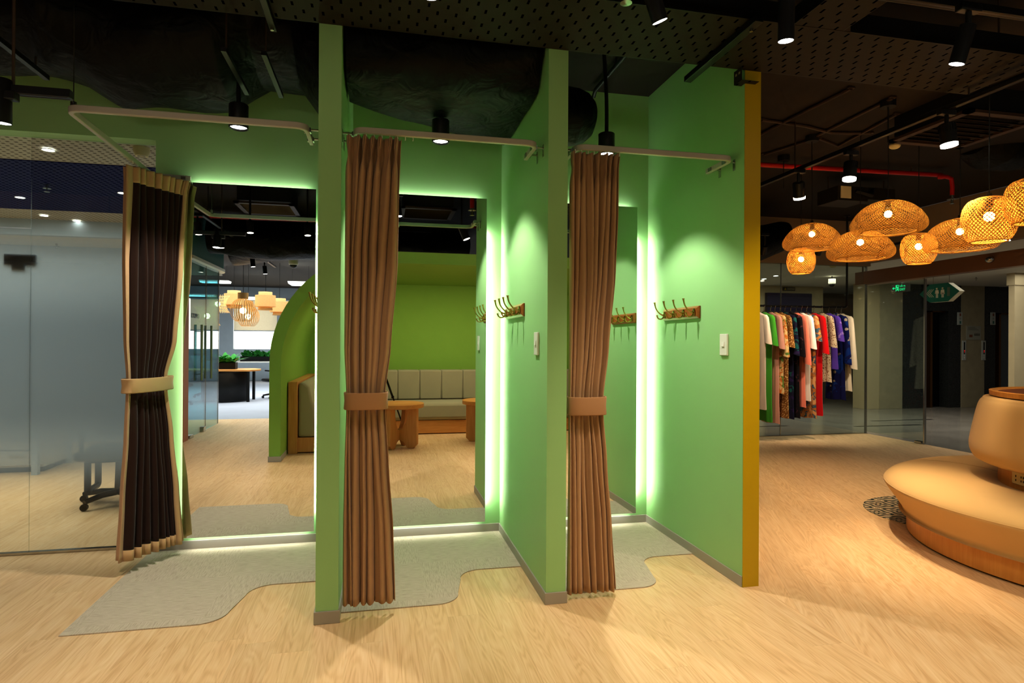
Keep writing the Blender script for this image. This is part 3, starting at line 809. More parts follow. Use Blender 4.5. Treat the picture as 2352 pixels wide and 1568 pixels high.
# ================================================================== BOOTH PENDANT DOWNLIGHTS
def downlight(x, y, z, label, bend):
    t = thing('pendant_downlight', label, 'pendant light', (x, y, z), 'black cylinder downlights over the booths')
    MB().lathe([(.040, .004), (.046, .0), (.0475, .003), (.0475, .120), (.044, .124), (.004, .126)], (x, y, z), 36).build('lamp_body', 'blackmetal', t)
    MB().lathe([(.0001, .012), (.041, .010)], (x, y, z), 32).build('lens', 'lens', t)
    MB().tube(roundish([(x, y, z+.12), (x, y, z+.26), (x+bend*.25, y, z+.40), (x+bend, y, ZS)]), .011, 10).build('flexible_conduit', 'blackmetal', t)
    light('SPOT', 'booth_light', (x, y, z+.005), 100, (1, .98, .95), (x, y, 0), .03, 104, .35)
    return t
downlight(-.450, -.60, 2.35, 'black cylinder downlight over the leftmost booth', .12)
downlight(.593, -.60, 2.355, 'black cylinder downlight over the middle booth', .02)
downlight(1.564, -.60, 2.355, 'black cylinder downlight over the booth beside the yellow wall end', -.02)

# ================================================================== SERVICES OVERHEAD
def tray(name, x0, x1, y0, y1, z, label, cat='cable tray', rails='xy'):
    t = thing(name, label, cat, ((x0+x1)/2, (y0+y1)/2, z), 'black perforated cable trays')
    MB().box(x0, x1, y0, y1, z, z+.003).build('tray_base', 'tray', t)
    b = MB()
    if 'f' in rails: b.box(x0, x1, y0-.002, y0, z, z+.075)
    if 'b' in rails: b.box(x0, x1, y1, y1+.002, z, z+.075)
    if 'l' in rails: b.box(x0-.002, x0, y0, y1, z, z+.075)
    if 'r' in rails: b.box(x1, x1+.002, y0, y1, z, z+.075)
    b.build('side_rail', 'blackmetal', t)
    for xx in ([x0+.3, (x0+x1)/2, x1-.3] if x1-x0 > 1.5 else []):
        MB().tube([(xx, y0+.02, z), (xx, y0+.02, ZS)], .005, 6).build('threaded_rod', 'conduit', t)
    return t
ZTR = 2.66
tray('cable_tray', -2.4, 3.49, -1.615, -1.168, ZTR, 'long black perforated cable tray over the booth fronts', rails='b')
tb = bpy.data.objects['cable_tray']
MB().box(-2.4, 1.98, -1.617, -1.615, ZTR, ZTR+.09).box(2.34, 3.49, -1.617, -1.615, ZTR, ZTR+.09).build('front_rail', 'blackmetal', tb)
tray('cable_tray', 2.05, 2.30, -2.7, -1.617, ZTR+.001, 'short black cable tray branching toward the ceiling track', rails='lr')
s = thing('strut_channel', 'black strut channel bolted under the cable tray beside the yellow wall end', 'strut', (1.86, -1.35, ZTR-.04), 'struts under the cable tray')
MB().box(1.83, 1.87, -1.66, -1.03, ZTR-.032, ZTR-.002).build('channel', 'blackmetal', s, bevel=.003)
MB().cyl((1.85, -1.60), .008, ZTR-.045, ZTR-.03, 8).build('bolt', 'chrome', s)
s = thing('strut_channel', 'black strut channel under the cable tray, above the leftmost booth', 'strut', (-.2, -1.35, ZTR-.04), 'struts under the cable tray')
MB().box(-.215, -.185, -1.66, -1.10, ZTR-.030, ZTR-.002).build('channel', 'blackmetal', s, bevel=.003)
MB().cyl((-.2, -1.14), .008, ZTR-.042, ZTR-.03, 8).build('bolt', 'chrome', s)
s = thing('tray_bracket', 'small slotted black bracket on top of the yellow wall end', 'bracket', (2.11, -1.17, 2.59))
MB().box(2.06, 2.16, -1.20, -1.13, 2.592, 2.594).box(2.06, 2.062, -1.20, -1.13, 2.592, 2.66).build('bracket_plate', 'tray', s)
MB().box(2.0595, 2.060, -1.187, -1.172, 2.63, 2.642).box(2.0595, 2.060, -1.158, -1.143, 2.63, 2.642).build('slot', 'bulkhead', s)

def duct(pts, label, seed, nseg=60, nr=40, sq=1.0):
    """pts: (x, yc, zc, ry, rz)"""
    rnd = random.Random(seed); rows = []
    ks = [(rnd.uniform(3, 16), rnd.uniform(0, 6), rnd.randint(1, 7), rnd.uniform(.002, .008)) for _ in range(26)]
    for i in range(nseg+1):
        u = i/nseg*(len(pts)-1); k = min(len(pts)-2, int(u)); f_ = u-k; f_ = f_*f_*(3-2*f_)
        p = [a_+(b_-a_)*f_ for a_, b_ in zip(pts[k], pts[k+1])]
        row = []
        for j in range(nr):
            an = 2*PI*j/nr
            w_ = 1+sum(am*math.sin(kx*p[0]+ph+kn*an) for kx, ph, kn, am in ks)
            ca, sa = math.cos(an), math.sin(an)
            row.append((p[0], p[1]+p[3]*w_*math.copysign(abs(ca)**sq, ca), p[2]+p[4]*w_*math.copysign(abs(sa)**sq, sa)))
        rows.append(row)
    b = MB().grid(rows, True)
    for rw, rev in ((rows[0], 1), (rows[-1], 0)):
        o = len(b.v); cpt = [sum(q[a_] for q in rw)/len(rw) for a_ in range(3)]
        cpt[0] += .008 if not rev else -.008
        b.v += [tuple(q) for q in rw]+[tuple(cpt)]
        b.f += [(o+j, o+(j+1) % nr, o+nr) for j in range(nr)]
    return tag(b.build('insulated_duct', 'foil', angle=3.2), label, 'air duct', 'black foil-wrapped ducts')
def bz(px, py, y=-.5): return aY(px, py, y)
def dp(px, py, y, ry, rz): 
    q = aY(px, py, y); return (q.x, y, q.z+rz, ry, rz)
duct([dp(-330, 120, -.5, .3, .25), dp(-150, 150, -.5, .3, .25), dp(60, 160, -.5, .34, .24), dp(170, 180, -.5, .4, .25), dp(260, 228, -.45, .42, .28), dp(400, 235, -.45, .42, .28), dp(530, 240, -.45, .42, .28), dp(600, 192, -.45, .42, .25), dp(690, 200, -.5, .42, .28), (-.03, -.55, 2.75, .42, .30)],
     'long black foil-wrapped duct sagging over the leftmost booth', 5)
duct([(.11, -.86, 2.76, .24, .27), (.4, -.72, 2.76, .36, .27), (.75, -.62, 2.76, .48, .265), (1.045, -.54, 2.76, .56, .26)],
     'fat black foil-wrapped duct filling the top of the middle booth', 8, sq=.5)
duct([(1.165, -.5, 2.60, .18, .165), (1.3, -.5, 2.60, .18, .165), (1.40, -.5, 2.60, .175, .16), (1.46, -.5, 2.60, .155, .14), (1.50, -.5, 2.60, .115, .105), (1.52, -.5, 2.60, .06, .055)],
     'rounded black duct end beside the middle partition', 9, 30)
duct([dp(2235, 352, .45, .20, .12), dp(2280, 385, .45, .26, .16), dp(2330, 390, .45, .27, .16), dp(2440, 380, .45, .27, .16)], 'brown lit foil duct behind the ribbed spotlight', 12)
duct([(2.6, 2.6, 2.5, .3, .2), (3.6, 2.7, 2.38, .3, .25), (4.5, 2.8, 2.40, .3, .25), (5.2, 2.9, 2.6, .3, .2)], 'dark crumpled duct over the clothes rail', 13)
duct([(-2.0, -6.5, 2.70, .5, .25), (-1.2, -6.0, 2.74, .5, .23), (0, -5.9, 2.74, .5, .23), (1.6, -5.8, 2.74, .5, .23)], 'black duct over the alcove, seen in the mirrors', 14)
duct([(-1.95, -4.9, 2.66, .25, .24), (-1.2, -4.95, 2.62, .3, .26), (-.4, -5.0, 2.66, .3, .24), (.3, -5.0, 2.7, .3, .22)], 'sagging duct beside the curved teal soffit', 15)
# hangers near the duct
for x, l in ((-.42, 'thin black strut hanger beside the downlight of the leftmost booth'), (-.25, 'thin black strut hanger left of the leftmost partition')):
    s = thing('strut_hanger', l, 'strut', (x, -.98, 2.6), 'struts beside the long duct')
    MB().box(x-.011, x+.011, -1.05, -.55, 2.545, 2.565).build('channel', 'blackmetal', s)
    MB().tube([(x, -1.0, 2.55), (x, -1.0, ZS)], .004, 6).build('threaded_rod', 'conduit', s)
p = aY(95, 170, -.6)
s = thing('strut_hanger', 'black strut hanger at the far left under the duct', 'strut', p, 'struts beside the long duct')
MB().box(p.x-.012, p.x+.012, -1.3, -.55, p.z-.01, p.z+.014).build('channel', 'blackmetal', s)
MB().tube([(p.x, -.65, p.z), (p.x, -.65, ZS)], .004, 6).build('threaded_rod', 'conduit', s)
s = thing('vent_pipe', 'thin black pipe sloping over the booth beside the yellow wall end', 'pipe', (1.75, -.5, 2.93))
MB().tube([(1.66, -.10, 2.90), (1.66, -.14, 2.93), (1.68, -1.1, 2.955)], .014, 10).build('pipe_run', 'blackmetal', s)
MB().tube([(1.66, -.5, 2.94), (1.66, -.5, ZS)], .005, 6).build('pipe_hanger', 'blackmetal', s)

# spot lamps -------------------------------------------------------
def spot_lamp(lens_c, dirv, r, L, label, group, ceil_z, mat='lens', adaptor=True, stem_to=None, lum=None, fins=False, visible_ring=.0):
    c = Vector(lens_c); d = Vector(dirv).normalized()
    t = thing('track_spotlight', label, 'spotlight', c, group)
    q = d.to_track_quat('Z', 'Y').to_matrix()
    def loc(mb):
        mb.v = [tuple(c+q @ Vector(v)) for v in mb.v]; return mb
    loc(MB().lathe([(r*.86, -.004), (r, 0), (r, -L), (r*.9, -L-.004), (.001, -L-.004)], (0, 0, 0), 28)).build('lamp_body', 'blackmetal', t)
    loc(MB().lathe([(.0001, .001), (r*.90, -.001)], (0, 0, 0), 24)).build('lens', mat, t)
    if visible_ring:
        loc(MB().lathe([(r*1.0, visible_ring), (r*1.02, 0), (r*.98, -.001)], (0, 0, 0), 28).lathe([(.0001, visible_ring), (r, visible_ring)], (0, 0, 0), 28)).build('diffuser', mat, t)
    if fins:
        fb = MB()
        for k in range(20):
            an = 2*PI*k/20; u_ = Vector((math.cos(an), math.sin(an), 0)); fb.obox(u_*r*.98+Vector((0,0,-L*.8)), .006, .003, L*.4, u_, Vector((-u_.y, u_.x, 0)))
        loc(fb).build('heat_sink', 'blackmetal', t)
    b = c-d*(L*.75)
    top = Vector((b.x-d.x*.04-.0, b.y-d.y*.04, ceil_z)) if stem_to is None else Vector(stem_to)
    MB().tube([b, Vector((top.x, top.y, min(top.z, b.z+.05))), top], .011, 10).build('stem', 'blackmetal', t)
    if adaptor: MB().box(top.x-.05, top.x+.05, top.y-.018, top.y+.018, top.z-.03, top.z).build('track_adaptor', 'blackmetal', t, bevel=.003)
    if lum:
        e, colr, ang, bl = lum
        light('SPOT', 'track_light', c+d*(.012+visible_ring), e, colr, c+d*2, r*.7, ang, bl)
    return t
def track(name_label, a_, b_, grp='black lighting tracks', w_=.034, h_=.03, rods=()):
    t = thing('lighting_track', name_label, 'lighting track', a_, grp)
    a_ = Vector(a_); b_ = Vector(b_); d = (b_-a_).normalized()
    MB().obox((a_+b_)/2, (b_-a_).length, w_, h_, d, Vector((-d.y, d.x, 0))).build('track_profile', 'blackmetal', t, bevel=.002)
    n_ = Vector((-d.y, d.x, 0))
    g = MB()
    for sgn in (-1, 1): g.obox((a_+b_)/2+n_*(sgn*.009)-Vector((0,0,h_/2)), (b_-a_).length-.02, .003, .002, d, n_)
    g.build('conductor_strip', 'conduit', t)
    for k in rods:
        p_ = a_+(b_-a_)*k; MB().tube([p_, (p_.x, p_.y, ZS)], .005, 6).build('hanger_rod', 'conduit', t)
    return t
COOL = (1, .95, .88); WARM = (1, .74, .44); SG = 'small black track spotlights in front of the booths'
ys = -1.9
track('black lighting track above the front spotlights', (-.2, ys, 2.66), (3.3, ys, 2.66), rods=(.05, .5, .95))
for (px, py), d, tgt, l, e in (((992, -6), (.1, .1, -1), None, 'black spotlight cut off by the top edge of the photo, over the middle booth', 26),
                         ((1516, 50), (.35, .12, -.8), None, 'tilted black spotlight over the booth beside the yellow wall end', 26),
                         ((1805, 95), (.05, .10, -1), None, 'black spotlight hanging just right of the yellow wall end', 46),
                         ((2197, 148), (-.12, .25, -1), None, 'black spotlight at the top right, beyond the cable tray', 46)):
    c = aY(px, py, ys)
    spot_lamp(c, d, .030, .15, l, SG, 2.645, 'lens', lum=(e*1.2, (1, .87, .70), 88, .8))
p = aY(165, 218, -1.5)
track('short black lighting track end at the left edge of the photo', (p.x-1.6, -1.5, p.z), (p.x, -1.5, p.z), rods=(.3, .885,))
c = aY(2, 283, -1.5)
spot_lamp(c, (-.05, .1, -1), .032, .15, 'black spotlight hanging from the track end at the left edge', SG, p.z-.012, 'lens', lum=(50, (1, .9, .76), 100, .7))
BG = 'large black spotlights along the sloping track'
track('long black lighting track running toward the lobby', (3.42, -2.2, 2.60), (3.42, 2.6, 2.60), rods=(.2, .5, .8))
for (px, py), dd_, l, e in (((1836, 452), (.35, .35, -1), 'large black spotlight farthest down the track, above the round bamboo lamps', 62),
                    ((1951, 409), (-.12, -.02, -1), 'large black spotlight in the middle of the right-hand track', 62),
                    ((2180, 330), (.1, -.05, -1), 'large ribbed black spotlight nearest the camera on the right-hand track', 40)):
    c = aX(px, py, 3.42)
    spot_lamp((c.x, c.y, c.z), dd_, .042, .11, l, BG, 2.585, 'warmlens', fins=True, visible_ring=.016, lum=(e*2.8, (1, .80, .54), 58, .9))
WG = 'small black spotlights near the glass front'
for (px, py), y, d, e, l in (((2313, 551), 1.2, (-.3, .1, -1), 0, 'black spotlight at the right edge behind the bamboo lamps'),
                       ((2018, 594), 1.9, (.12, .85, -.95), 90, 'tilted black spotlight under the row of bamboo domes'),
                       ((1878, 584), 2.2, (.1, .75, -.9), 60, 'small black spotlight behind the smallest round bamboo lamp'),
                       ((1752, 583), 2.2, (.2, .7, -1), 55, 'small black spotlight half hidden by the yellow wall end'),
                       ((2210, 571), 1.6, (-.2, .5, -1), 0, 'small black spotlight hidden behind a bamboo dome')):
    c = aY(px, py, y)
    spot_lamp(c, d, .035, .10, l, WG, 2.5, 'warmlens', lum=(e, (1, .86, .66), 64, .7) if e else None)
track('black lighting track near the glass front', (6.45, 2.6, 2.49), (6.45, -1.5, 2.49), rods=(.1, .5, .9))

# red sprinkler pipe with drop
s = thing('sprinkler_pipe', 'red fire sprinkler pipe with a dropped sprinkler head, right of the yellow wall end', 'pipe', (4.6, 1.0, 2.88))
e = aY(2160, 402, 1.0)
MB().tube([(2.6, 1.0, 2.875), (e.x, 1.0, e.z)], .022, 12).build('pipe_run', 'red', s)
MB().tube(roundish([(e.x, 1.0, e.z), (e.x+.02, .98, e.z-.02), (e.x-.10, .92, e.z-.05), (e.x-.10, .9, e.z-.05), (e.x+.02, .9, e.z-.06), (e.x+.03, .9, e.z-.22)]), .02, 10).build('drop_elbow', 'red', s)
MB().lathe([(.001, .03), (.016, .03), (.016, .0), (.045, -.005), (.045, -.01), (.012, -.012), (.012, -.05), (.022, -.052), (.001, -.055)], (e.x+.03, .9, e.z-.25), 18).build('sprinkler_head', 'chrome', s)
for xx in (3.4, 4.6, 5.3): MB().tube([(xx, 1.0, 2.9), (xx, 1.0, ZS)], .006, 6).build('pipe_hanger', 'conduit', s)

# air-conditioning cassette
def cassette(cx_, cy_, z, w_, label):
    s = thing('ceiling_air_grille', label, 'air grille', (cx_, cy_, z), 'square ceiling air grilles')
    h = w_/2; b = MB()
    b.box(cx_-h, cx_+h, cy_-h, cy_-h+.05, z, z+.02).box(cx_-h, cx_+h, cy_+h-.05, cy_+h, z, z+.02).box(cx_-h, cx_-h+.05, cy_-h, cy_+h, z, z+.02).box(cx_+h-.05, cx_+h, cy_-h, cy_+h, z, z+.02)
    b.build('frame', 'conduit', s)
    for k in range(8):
        y = cy_-h+.08+k*(w_-.16)/7
        MB().obox((cx_, y, z+.015), w_-.1, .045, .004, (1,0,0), (0, .8, .6)).build('louvre', 'conduit', s)
    MB().box(cx_-h+.03, cx_+h-.03, cy_-h+.03, cy_+h-.03, z+.04, ZS).build('plenum_box', 'black', s)
    return s
cassette(4.38, -.36, 2.79, .66, 'dark square air grille in the ceiling behind the ribbed spotlight')
cassette(-.98, -3.50, 2.75, .62, 'dark square air grille, reflected at the top of the left mirror')
cassette(.80, -3.32, 2.75, .62, 'dark square air grille, reflected at the top of the middle mirror')

# conduits on the slab right of the booths
def conduit(pts, label, r=.012):
    s = thing('ceiling_conduit', label, 'conduit', pts[0], 'conduits on the dark slab')
    MB().tube(pts, r, 8).build('conduit_run', 'conduit', s)
    b = MB()
    for p_ in (pts[0], pts[-1]): b.obox(Vector(p_)+Vector((0,0,.005)), .05, .02, .01, (1,0,0), (0,1,0))
    b.build('saddle_clip', 'conduit', s)
zc_ = ZS-.014
def cz(px, py): return aZ(px, py, zc_)
conduit([cz(1745, 310), cz(1830, 265), cz(1955, 203)], 'slanting conduit on the slab next to the yellow wall end')
conduit([cz(1750, 275), cz(1850, 290), cz(1910, 305), cz(2000, 306)], 'wavy conduit crossing the slab right of the yellow wall end')
conduit([cz(1755, 355), cz(1850, 325), cz(1960, 270), cz(2050, 225)], 'long slanting conduit on the slab above the red pipe')
conduit([cz(1880, 318), cz(1925, 335), cz(1990, 300), cz(2060, 262)], 'short kinked conduit on the slab')
def jbox(px, py, label):
    p_ = aZ(px, py, ZS-.03); s = thing('junction_box', label, 'junction box', p_, 'round boxes on the dark slab')
    MB().cyl((p_.x, p_.y), .05, ZS-.05, ZS, 18).build('box_body', 'black', s)
    MB().tube([(p_.x, p_.y, ZS-.05), (p_.x, p_.y, ZS-.30)], .004, 6).build('drop_rod', 'black', s)
jbox(2040, 240, 'round black ceiling box above the ribbed spotlight')
jbox(1865, 320, 'round black ceiling box above the red pipe')
jbox(1800, 365, 'small black ceiling box near the yellow wall end')
a_ = aY(1925, 425, 1.3); b_ = aY(2075, 468, 1.3)
s = thing('air_handling_unit', 'dark metal air unit with a paper label, hanging above the bamboo lamps', 'air unit', (a_.x, 1.3, b_.z))
MB().box(a_.x, a_.x+.35, 1.3, 1.6, b_.z, a_.z).box(a_.x+.35, b_.x, 1.4, 1.6, b_.z+.05, a_.z+.03).build('casing', 'hvac', s, bevel=.005)
MB().box(a_.x+.03, a_.x+.15, 1.296, 1.3, b_.z+.02, b_.z+.14).build('paper_label', 'ivory', s)
MB().tube([(a_.x+.2, 1.29, b_.z+.1), (a_.x+.35, 1.25, b_.z+.05), (a_.x+.5, 1.4, b_.z+.15)], .02, 8).build('hose', 'black', s)
for xx in (a_.x+.05, b_.x-.05): MB().tube([(xx, 1.5, a_.z), (xx, 1.5, ZS)], .006, 6).build('hanger_rod', 'conduit', s)
s = thing('emergency_flood', 'small cream lamp fitting under the air grille', 'light', aY(2055, 335, .4))
p = aY(2055, 335, .4)
MB().ball(p, .045, 14, .6).build('lamp_globe', 'ivory', s); MB().tube([p, (p.x, p.y, ZS)], .006, 6).build('drop_rod', 'conduit', s)

# ================================================================== BAMBOO PENDANTS
DOME = [(.045, .0), (.10, -.012), (.155, -.040), (.20, -.080), (.232, -.125), (.249, -.165), (.245, -.200), (.225, -.222), (.200, -.232), (.180, -.225)]
BALL = [(.06, .0), (.095, -.012), (.118, -.045), (.129, -.090), (.130, -.135), (.122, -.180), (.104, -.220), (.085, -.238)]
def resample(pr, n_):
    P_ = [Vector((r, z)) for r, z in pr]; out = []
    for i in range(n_+1):
        u = i/n_*(len(P_)-1); k = min(len(P_)-2, int(u)); t_ = u-k
        a_, b_, c_, d_ = P_[max(k-1,0)], P_[k], P_[k+1], P_[min(k+2, len(P_)-1)]
        out.append(.5*((2*b_)+(c_-a_)*t_+(2*a_-5*b_+4*c_-d_)*t_**2+(-a_+3*b_-3*c_+d_)*t_**3))
    return out
def bamboo(c, prof, sc, N, tw, label, glow, width=.0058):
    c = Vector(c); t = thing('bamboo_pendant', label, 'pendant lamp', c, 'woven bamboo pendant lamps')
    pr = resample([(r*sc, z*sc) for r, z in prof], 26); b = MB()
    for sgn in (-1, 1):
        for k in range(N):
            rows = []
            for i, q in enumerate(pr):
                u = i/26; th = 2*PI*k/N+sgn*tw*u; r = q.x+sgn*.0012
                hw = min(width/2, PI*q.x/N*.37)/max(r, .01)
                rows.append([(c.x+r*math.cos(th-hw), c.y+r*math.sin(th-hw), c.z+q.y), (c.x+r*math.cos(th+hw), c.y+r*math.sin(th+hw), c.z+q.y)])
            b.grid(rows)
    b.build('lamp_shade', 'bamboo', t, fix=False, angle=3.2)
    for i in (0, len(pr)-1):
        q = pr[i]; rm = MB(); rm.tube([(c.x+q.x*math.cos(2*PI*k/40), c.y+q.x*math.sin(2*PI*k/40), c.z+q.y) for k in range(40)], .0035, 6, closed=True)
        rm.build('rim', 'bamboo', t)
    MB().cyl((c.x, c.y), .02, c.z-.05*sc, c.z+.03, 14, .012).build('lamp_holder', 'black', t)
    zb_ = c.z+prof[-1][1]*sc*.42
    MB().ball((c.x, c.y, zb_), .026, 14).build('bulb', 'bulb', t)
    MB().tube([(c.x, c.y, c.z+.02), (c.x, c.y, ZS)], .003, 6).build('cord', 'black', t)
    light('POINT', 'lamp_glow', (c.x, c.y, zb_-.005), glow*1.8, (1, .70, .34), size=.03)
    return t
bamboo(aD(1865, 514, 5.6), DOME, 1.0, 64, 2.1, 'woven bamboo dome lamp farthest left, above the smallest round lamp', 7)
bamboo(aD(1976, 530, 5.0), DOME, 1.0, 64, 2.1, 'low woven bamboo dome lamp partly behind a bigger dome', 7)
bamboo(aD(2040, 462, 4.5), DOME, 1.0, 64, 2.1, 'woven bamboo dome lamp hanging highest, next to the sprinkler head', 7)
bamboo(aD(2205, 503, 4.6), DOME, 1.0, 64, 2.1, 'woven bamboo dome lamp half behind the large round lamp', 7)
bamboo(aD(1840, 572, 5.9), BALL, .98, 40, 2.2, 'smallest round bamboo lamp, near the clothes rail', 6)
bamboo(aD(2110, 538, 4.9), BALL, .98, 40, 2.2, 'round bamboo lamp in the middle of the cluster', 6)
bamboo(aD(2272, 456, 3.4), BALL, 1.0, 40, 2.2, 'large round bamboo lamp nearest the right edge', 6)
bamboo(aD(2372, 412, 3.2), BALL, .95, 40, 2.2, 'round bamboo lamp cut off by the right edge', 5)

# ================================================================== CLOTHES RAIL AND GARMENTS
RY = 3.1
pe = aY(1945, 706, RY); RZ = pe.z
t = thing('clothes_rail', 'black pipe clothes rail hanging from the ceiling, full of garments', 'clothes rail', (5.0, RY, RZ))
MB().tube(roundpath([(3.9, RY, ZS), (3.9, RY, RZ), (pe.x, RY, RZ), (pe.x, RY, ZS)], .05), .0135, 10).build('pipe_frame', 'blackmetal', t)
MB().cyl((3.9, RY), .04, ZS-.01, ZS, 18).cyl((pe.x, RY), .04, ZS-.01, ZS, 18).build('ceiling_flange', 'blackmetal', t)
def pat(name, base, spots, scale=30, thr=.5, spots2=None, kind='v'):
    tt = NT(name); o = tt.obj()
    if kind == 'v':
        v = tt.n('TexVoronoi'); v.inputs['Scale'].default_value = scale; tt.l(o, v.inputs['Vector']); f_ = tt.math('LESS_THAN', v.outputs['Distance'], thr)
    else:
        f_ = tt.math('GREATER_THAN', tt.noise(o, scale, 3, .6, 1.0), thr)
    col = tt.mixc(f_, rgb(base), rgb(spots))
    if spots2:
        g = tt.math('GREATER_THAN', tt.noise(tt.mapping(o, loc=(3, 1, 7)), scale*.6, 2, .5, .8), .58)
        col = tt.mixc(g, col, rgb(spots2))
    return tt.done(tt.bsdf(col, .7, 0, .2))
GM = {
 'cream': fabric('cream_linen', (220, 200, 178), .06), 'green': fabric('grass_green_cloth', (70, 150, 44), .1), 'pink': fabric('dusty_pink_lace', (198, 140, 120), .12),
 'floral': pat('cream_floral_print', (206, 176, 120), (190, 110, 46), 18, .54, (96, 120, 56), 'n'), 'gold': pat('brown_gold_print', (128, 84, 40), (206, 168, 110), 55, .36),
 'navy': pat('navy_teal_print', (28, 28, 46), (30, 84, 80), 10, .56, (46, 34, 70), 'n'), 'blackp': pat('black_hem_print', (26, 22, 24), (70, 40, 44), 12, .62, None, 'n'),
 'coral': fabric('coral_cloth', (226, 124, 100), .08), 'ivory': fabric('ivory_cotton', (226, 218, 204), .05), 'paisley': pat('orange_blue_paisley', (176, 108, 52), (60, 88, 104), 16, .52, (206, 150, 96), 'n'),
 'red': fabric('bright_red_cloth', (206, 18, 22), .08), 'speck': pat('speckled_brown_cream', (196, 178, 146), (112, 74, 48), 48, .33), 'purple': pat('purple_silk', (92, 64, 160), (150, 120, 190), 9, .6, None, 'n'),
 'dots': pat('navy_big_dot_silk', (22, 26, 74), (160, 148, 130), 11, .26, (20, 46, 110)), 'coat': fabric('off_white_wool', (232, 218, 192), .05)}
def garment(px, label, mat, zb_, sl, w_=.19, th=.036, flare=1.0, rev=False, sleeve_mat=None, collar=False):
    q = aY(px, 703, RY); x = q.x; zs = RZ-.085   # neck point
    t = thing('garment', label, 'garment', (x, RY, RZ), 'garments on the clothes rail')
    rnd = random.Random(px); ph = rnd.uniform(0, 6)
    # hanger
    hk = [(x, RY, RZ-.07), (x, RY, RZ-.03), (x, RY-.012, RZ-.012), (x, RY-.016, RZ+.006), (x, RY, RZ+.0165), (x, RY+.014, RZ+.006)]
    h = MB().tube(roundish(hk), .0028, 6)
    h.tube([(x, RY-.17, RZ-.135), (x, RY, RZ-.068), (x, RY+.17, RZ-.135)], .005, 6)
    h.build('hanger', 'chrome', t)
    prof = [(0, .05, .022), (.012, .075, .024), (.035, .145, .028), (.055, .182, .030), (.10, .185, .033), (.25, .175, th), (.45, .165*(.5+flare*.5), th)]
    L = zs-zb_
    prof = [p_ for p_ in prof if p_[0] < L*.8]
    prof += [(L*.82, .17*flare*w_/.19, th*1.1), (L, .185*flare*w_/.19, th*1.25)]
    rows = []; NA = 44
    for i in range(len(prof)-1):
        d0, a0, t0 = prof[i]; d1, a1, t1 = prof[i+1]; st = 1 if d1-d0 < .06 else max(2, int((d1-d0)/.06))
        for k in range(st):
            f_ = k/st; rows.append((d0+(d1-d0)*f_, a0+(a1-a0)*f_, t0+(t1-t0)*f_))
    rows.append(prof[-1]); G = []
    for dd, hw, ht in rows:
        fo = min(1, max(0, dd-.12)/.4); rw = []
        for j in range(NA):
            an = 2*PI*j/NA; rip = 1+.20*fo*math.sin(7*an+ph+dd*1.3)+.08*fo*math.sin(13*an+ph*2)
            rw.append((x+ht*rip*math.cos(an), RY+hw*(1+.03*fo*math.sin(5*an+ph))*math.sin(an), zs-dd+.006*fo*math.sin(3*an+ph)))
        G.append(rw)
    MB().grid(G, True).build('garment_body', GM[mat], t, angle=3.2)
    if collar:
        MB().lathe([(.052, -.01), (.058, .018), (.050, .03)], (0, 0, 0), 24).build('collar_tmp', GM[mat], t) if False else None
        cb = MB().lathe([(.052, -.012), (.060, .016), (.052, .03)], (0, 0, 0), 24); cb.v = [(x+v[0]*.7, RY+v[1], zs+v[2]) for v in cb.v]; cb.build('collar', GM[mat], t, solid=.004)
    for sg in (-1, 1):
        ln = sl; S = []
        for i in range(12):
            u = i/11; cy_ = RY+sg*(.165+.055*u**.8); z_ = zs-.058-ln*u; r1 = .050+.014*u; r2 = .026+.008*u
            S.append([(x+r2*math.cos(2*PI*j/20)*(1+.12*math.sin(3*2*PI*j/20+u*4)), cy_+r1*math.sin(2*PI*j/20), z_+.02*math.sin(2*PI*j/20)*sg*-1) for j in range(20)])
        top = [(x+.02*math.cos(2*PI*j/20), RY+sg*.155+.02*math.sin(2*PI*j/20), zs-.040) for j in range(20)]
        MB().grid([top]+S, True).build('sleeve', GM[sleeve_mat or mat], t, angle=3.2)
    return t
def zpx(py): return aY(1850, py, RY).z
for px, lab, mat, by, sl, kw in (
    (1741, 'cream garment mostly hidden behind the yellow wall end', 'cream', 935, .34, {}),
    (1755, 'long grass green dress first in view beside the yellow wall end', 'green', 963, .36, {}),
    (1770, 'long dusty pink lace dress next to the green dress', 'pink', 967, .40, {}),
    (1780, 'cream blouse dress with orange and green flowers', 'floral', 900, .50, {}),
    (1792, 'brown and gold printed long dress', 'gold', 955, .38, {}),
    (1803, 'navy dress with teal and purple print', 'navy', 957, .48, {}),
    (1816, 'black long dress between the navy and coral garments', 'blackp', 956, .50, {}),
    (1829, 'coral pink long tunic', 'coral', 932, .60, {}),
    (1841, 'ivory cotton blouse with wide half sleeves', 'ivory', 917, .40, {}),
    (1853, 'orange and slate paisley dress left of the red dress', 'paisley', 957, .30, {}),
    (1869, 'bright red long dress', 'red', 951, .46, {}),
    (1887, 'speckled brown and cream short dress', 'speck', 876, .38, {}),
    (1903, 'short purple silk blouse between the speckled and navy garments', 'purple', 846, .30, {}),
    (1919, 'navy silk dress with large pale dots', 'dots', 917, .60, {}),
    (1932, 'off-white coat with long sleeves at the end of the rail', 'coat', 897, .66, dict(w_=.2))):
    garment(px, lab, mat, zpx(by), sl, **kw)

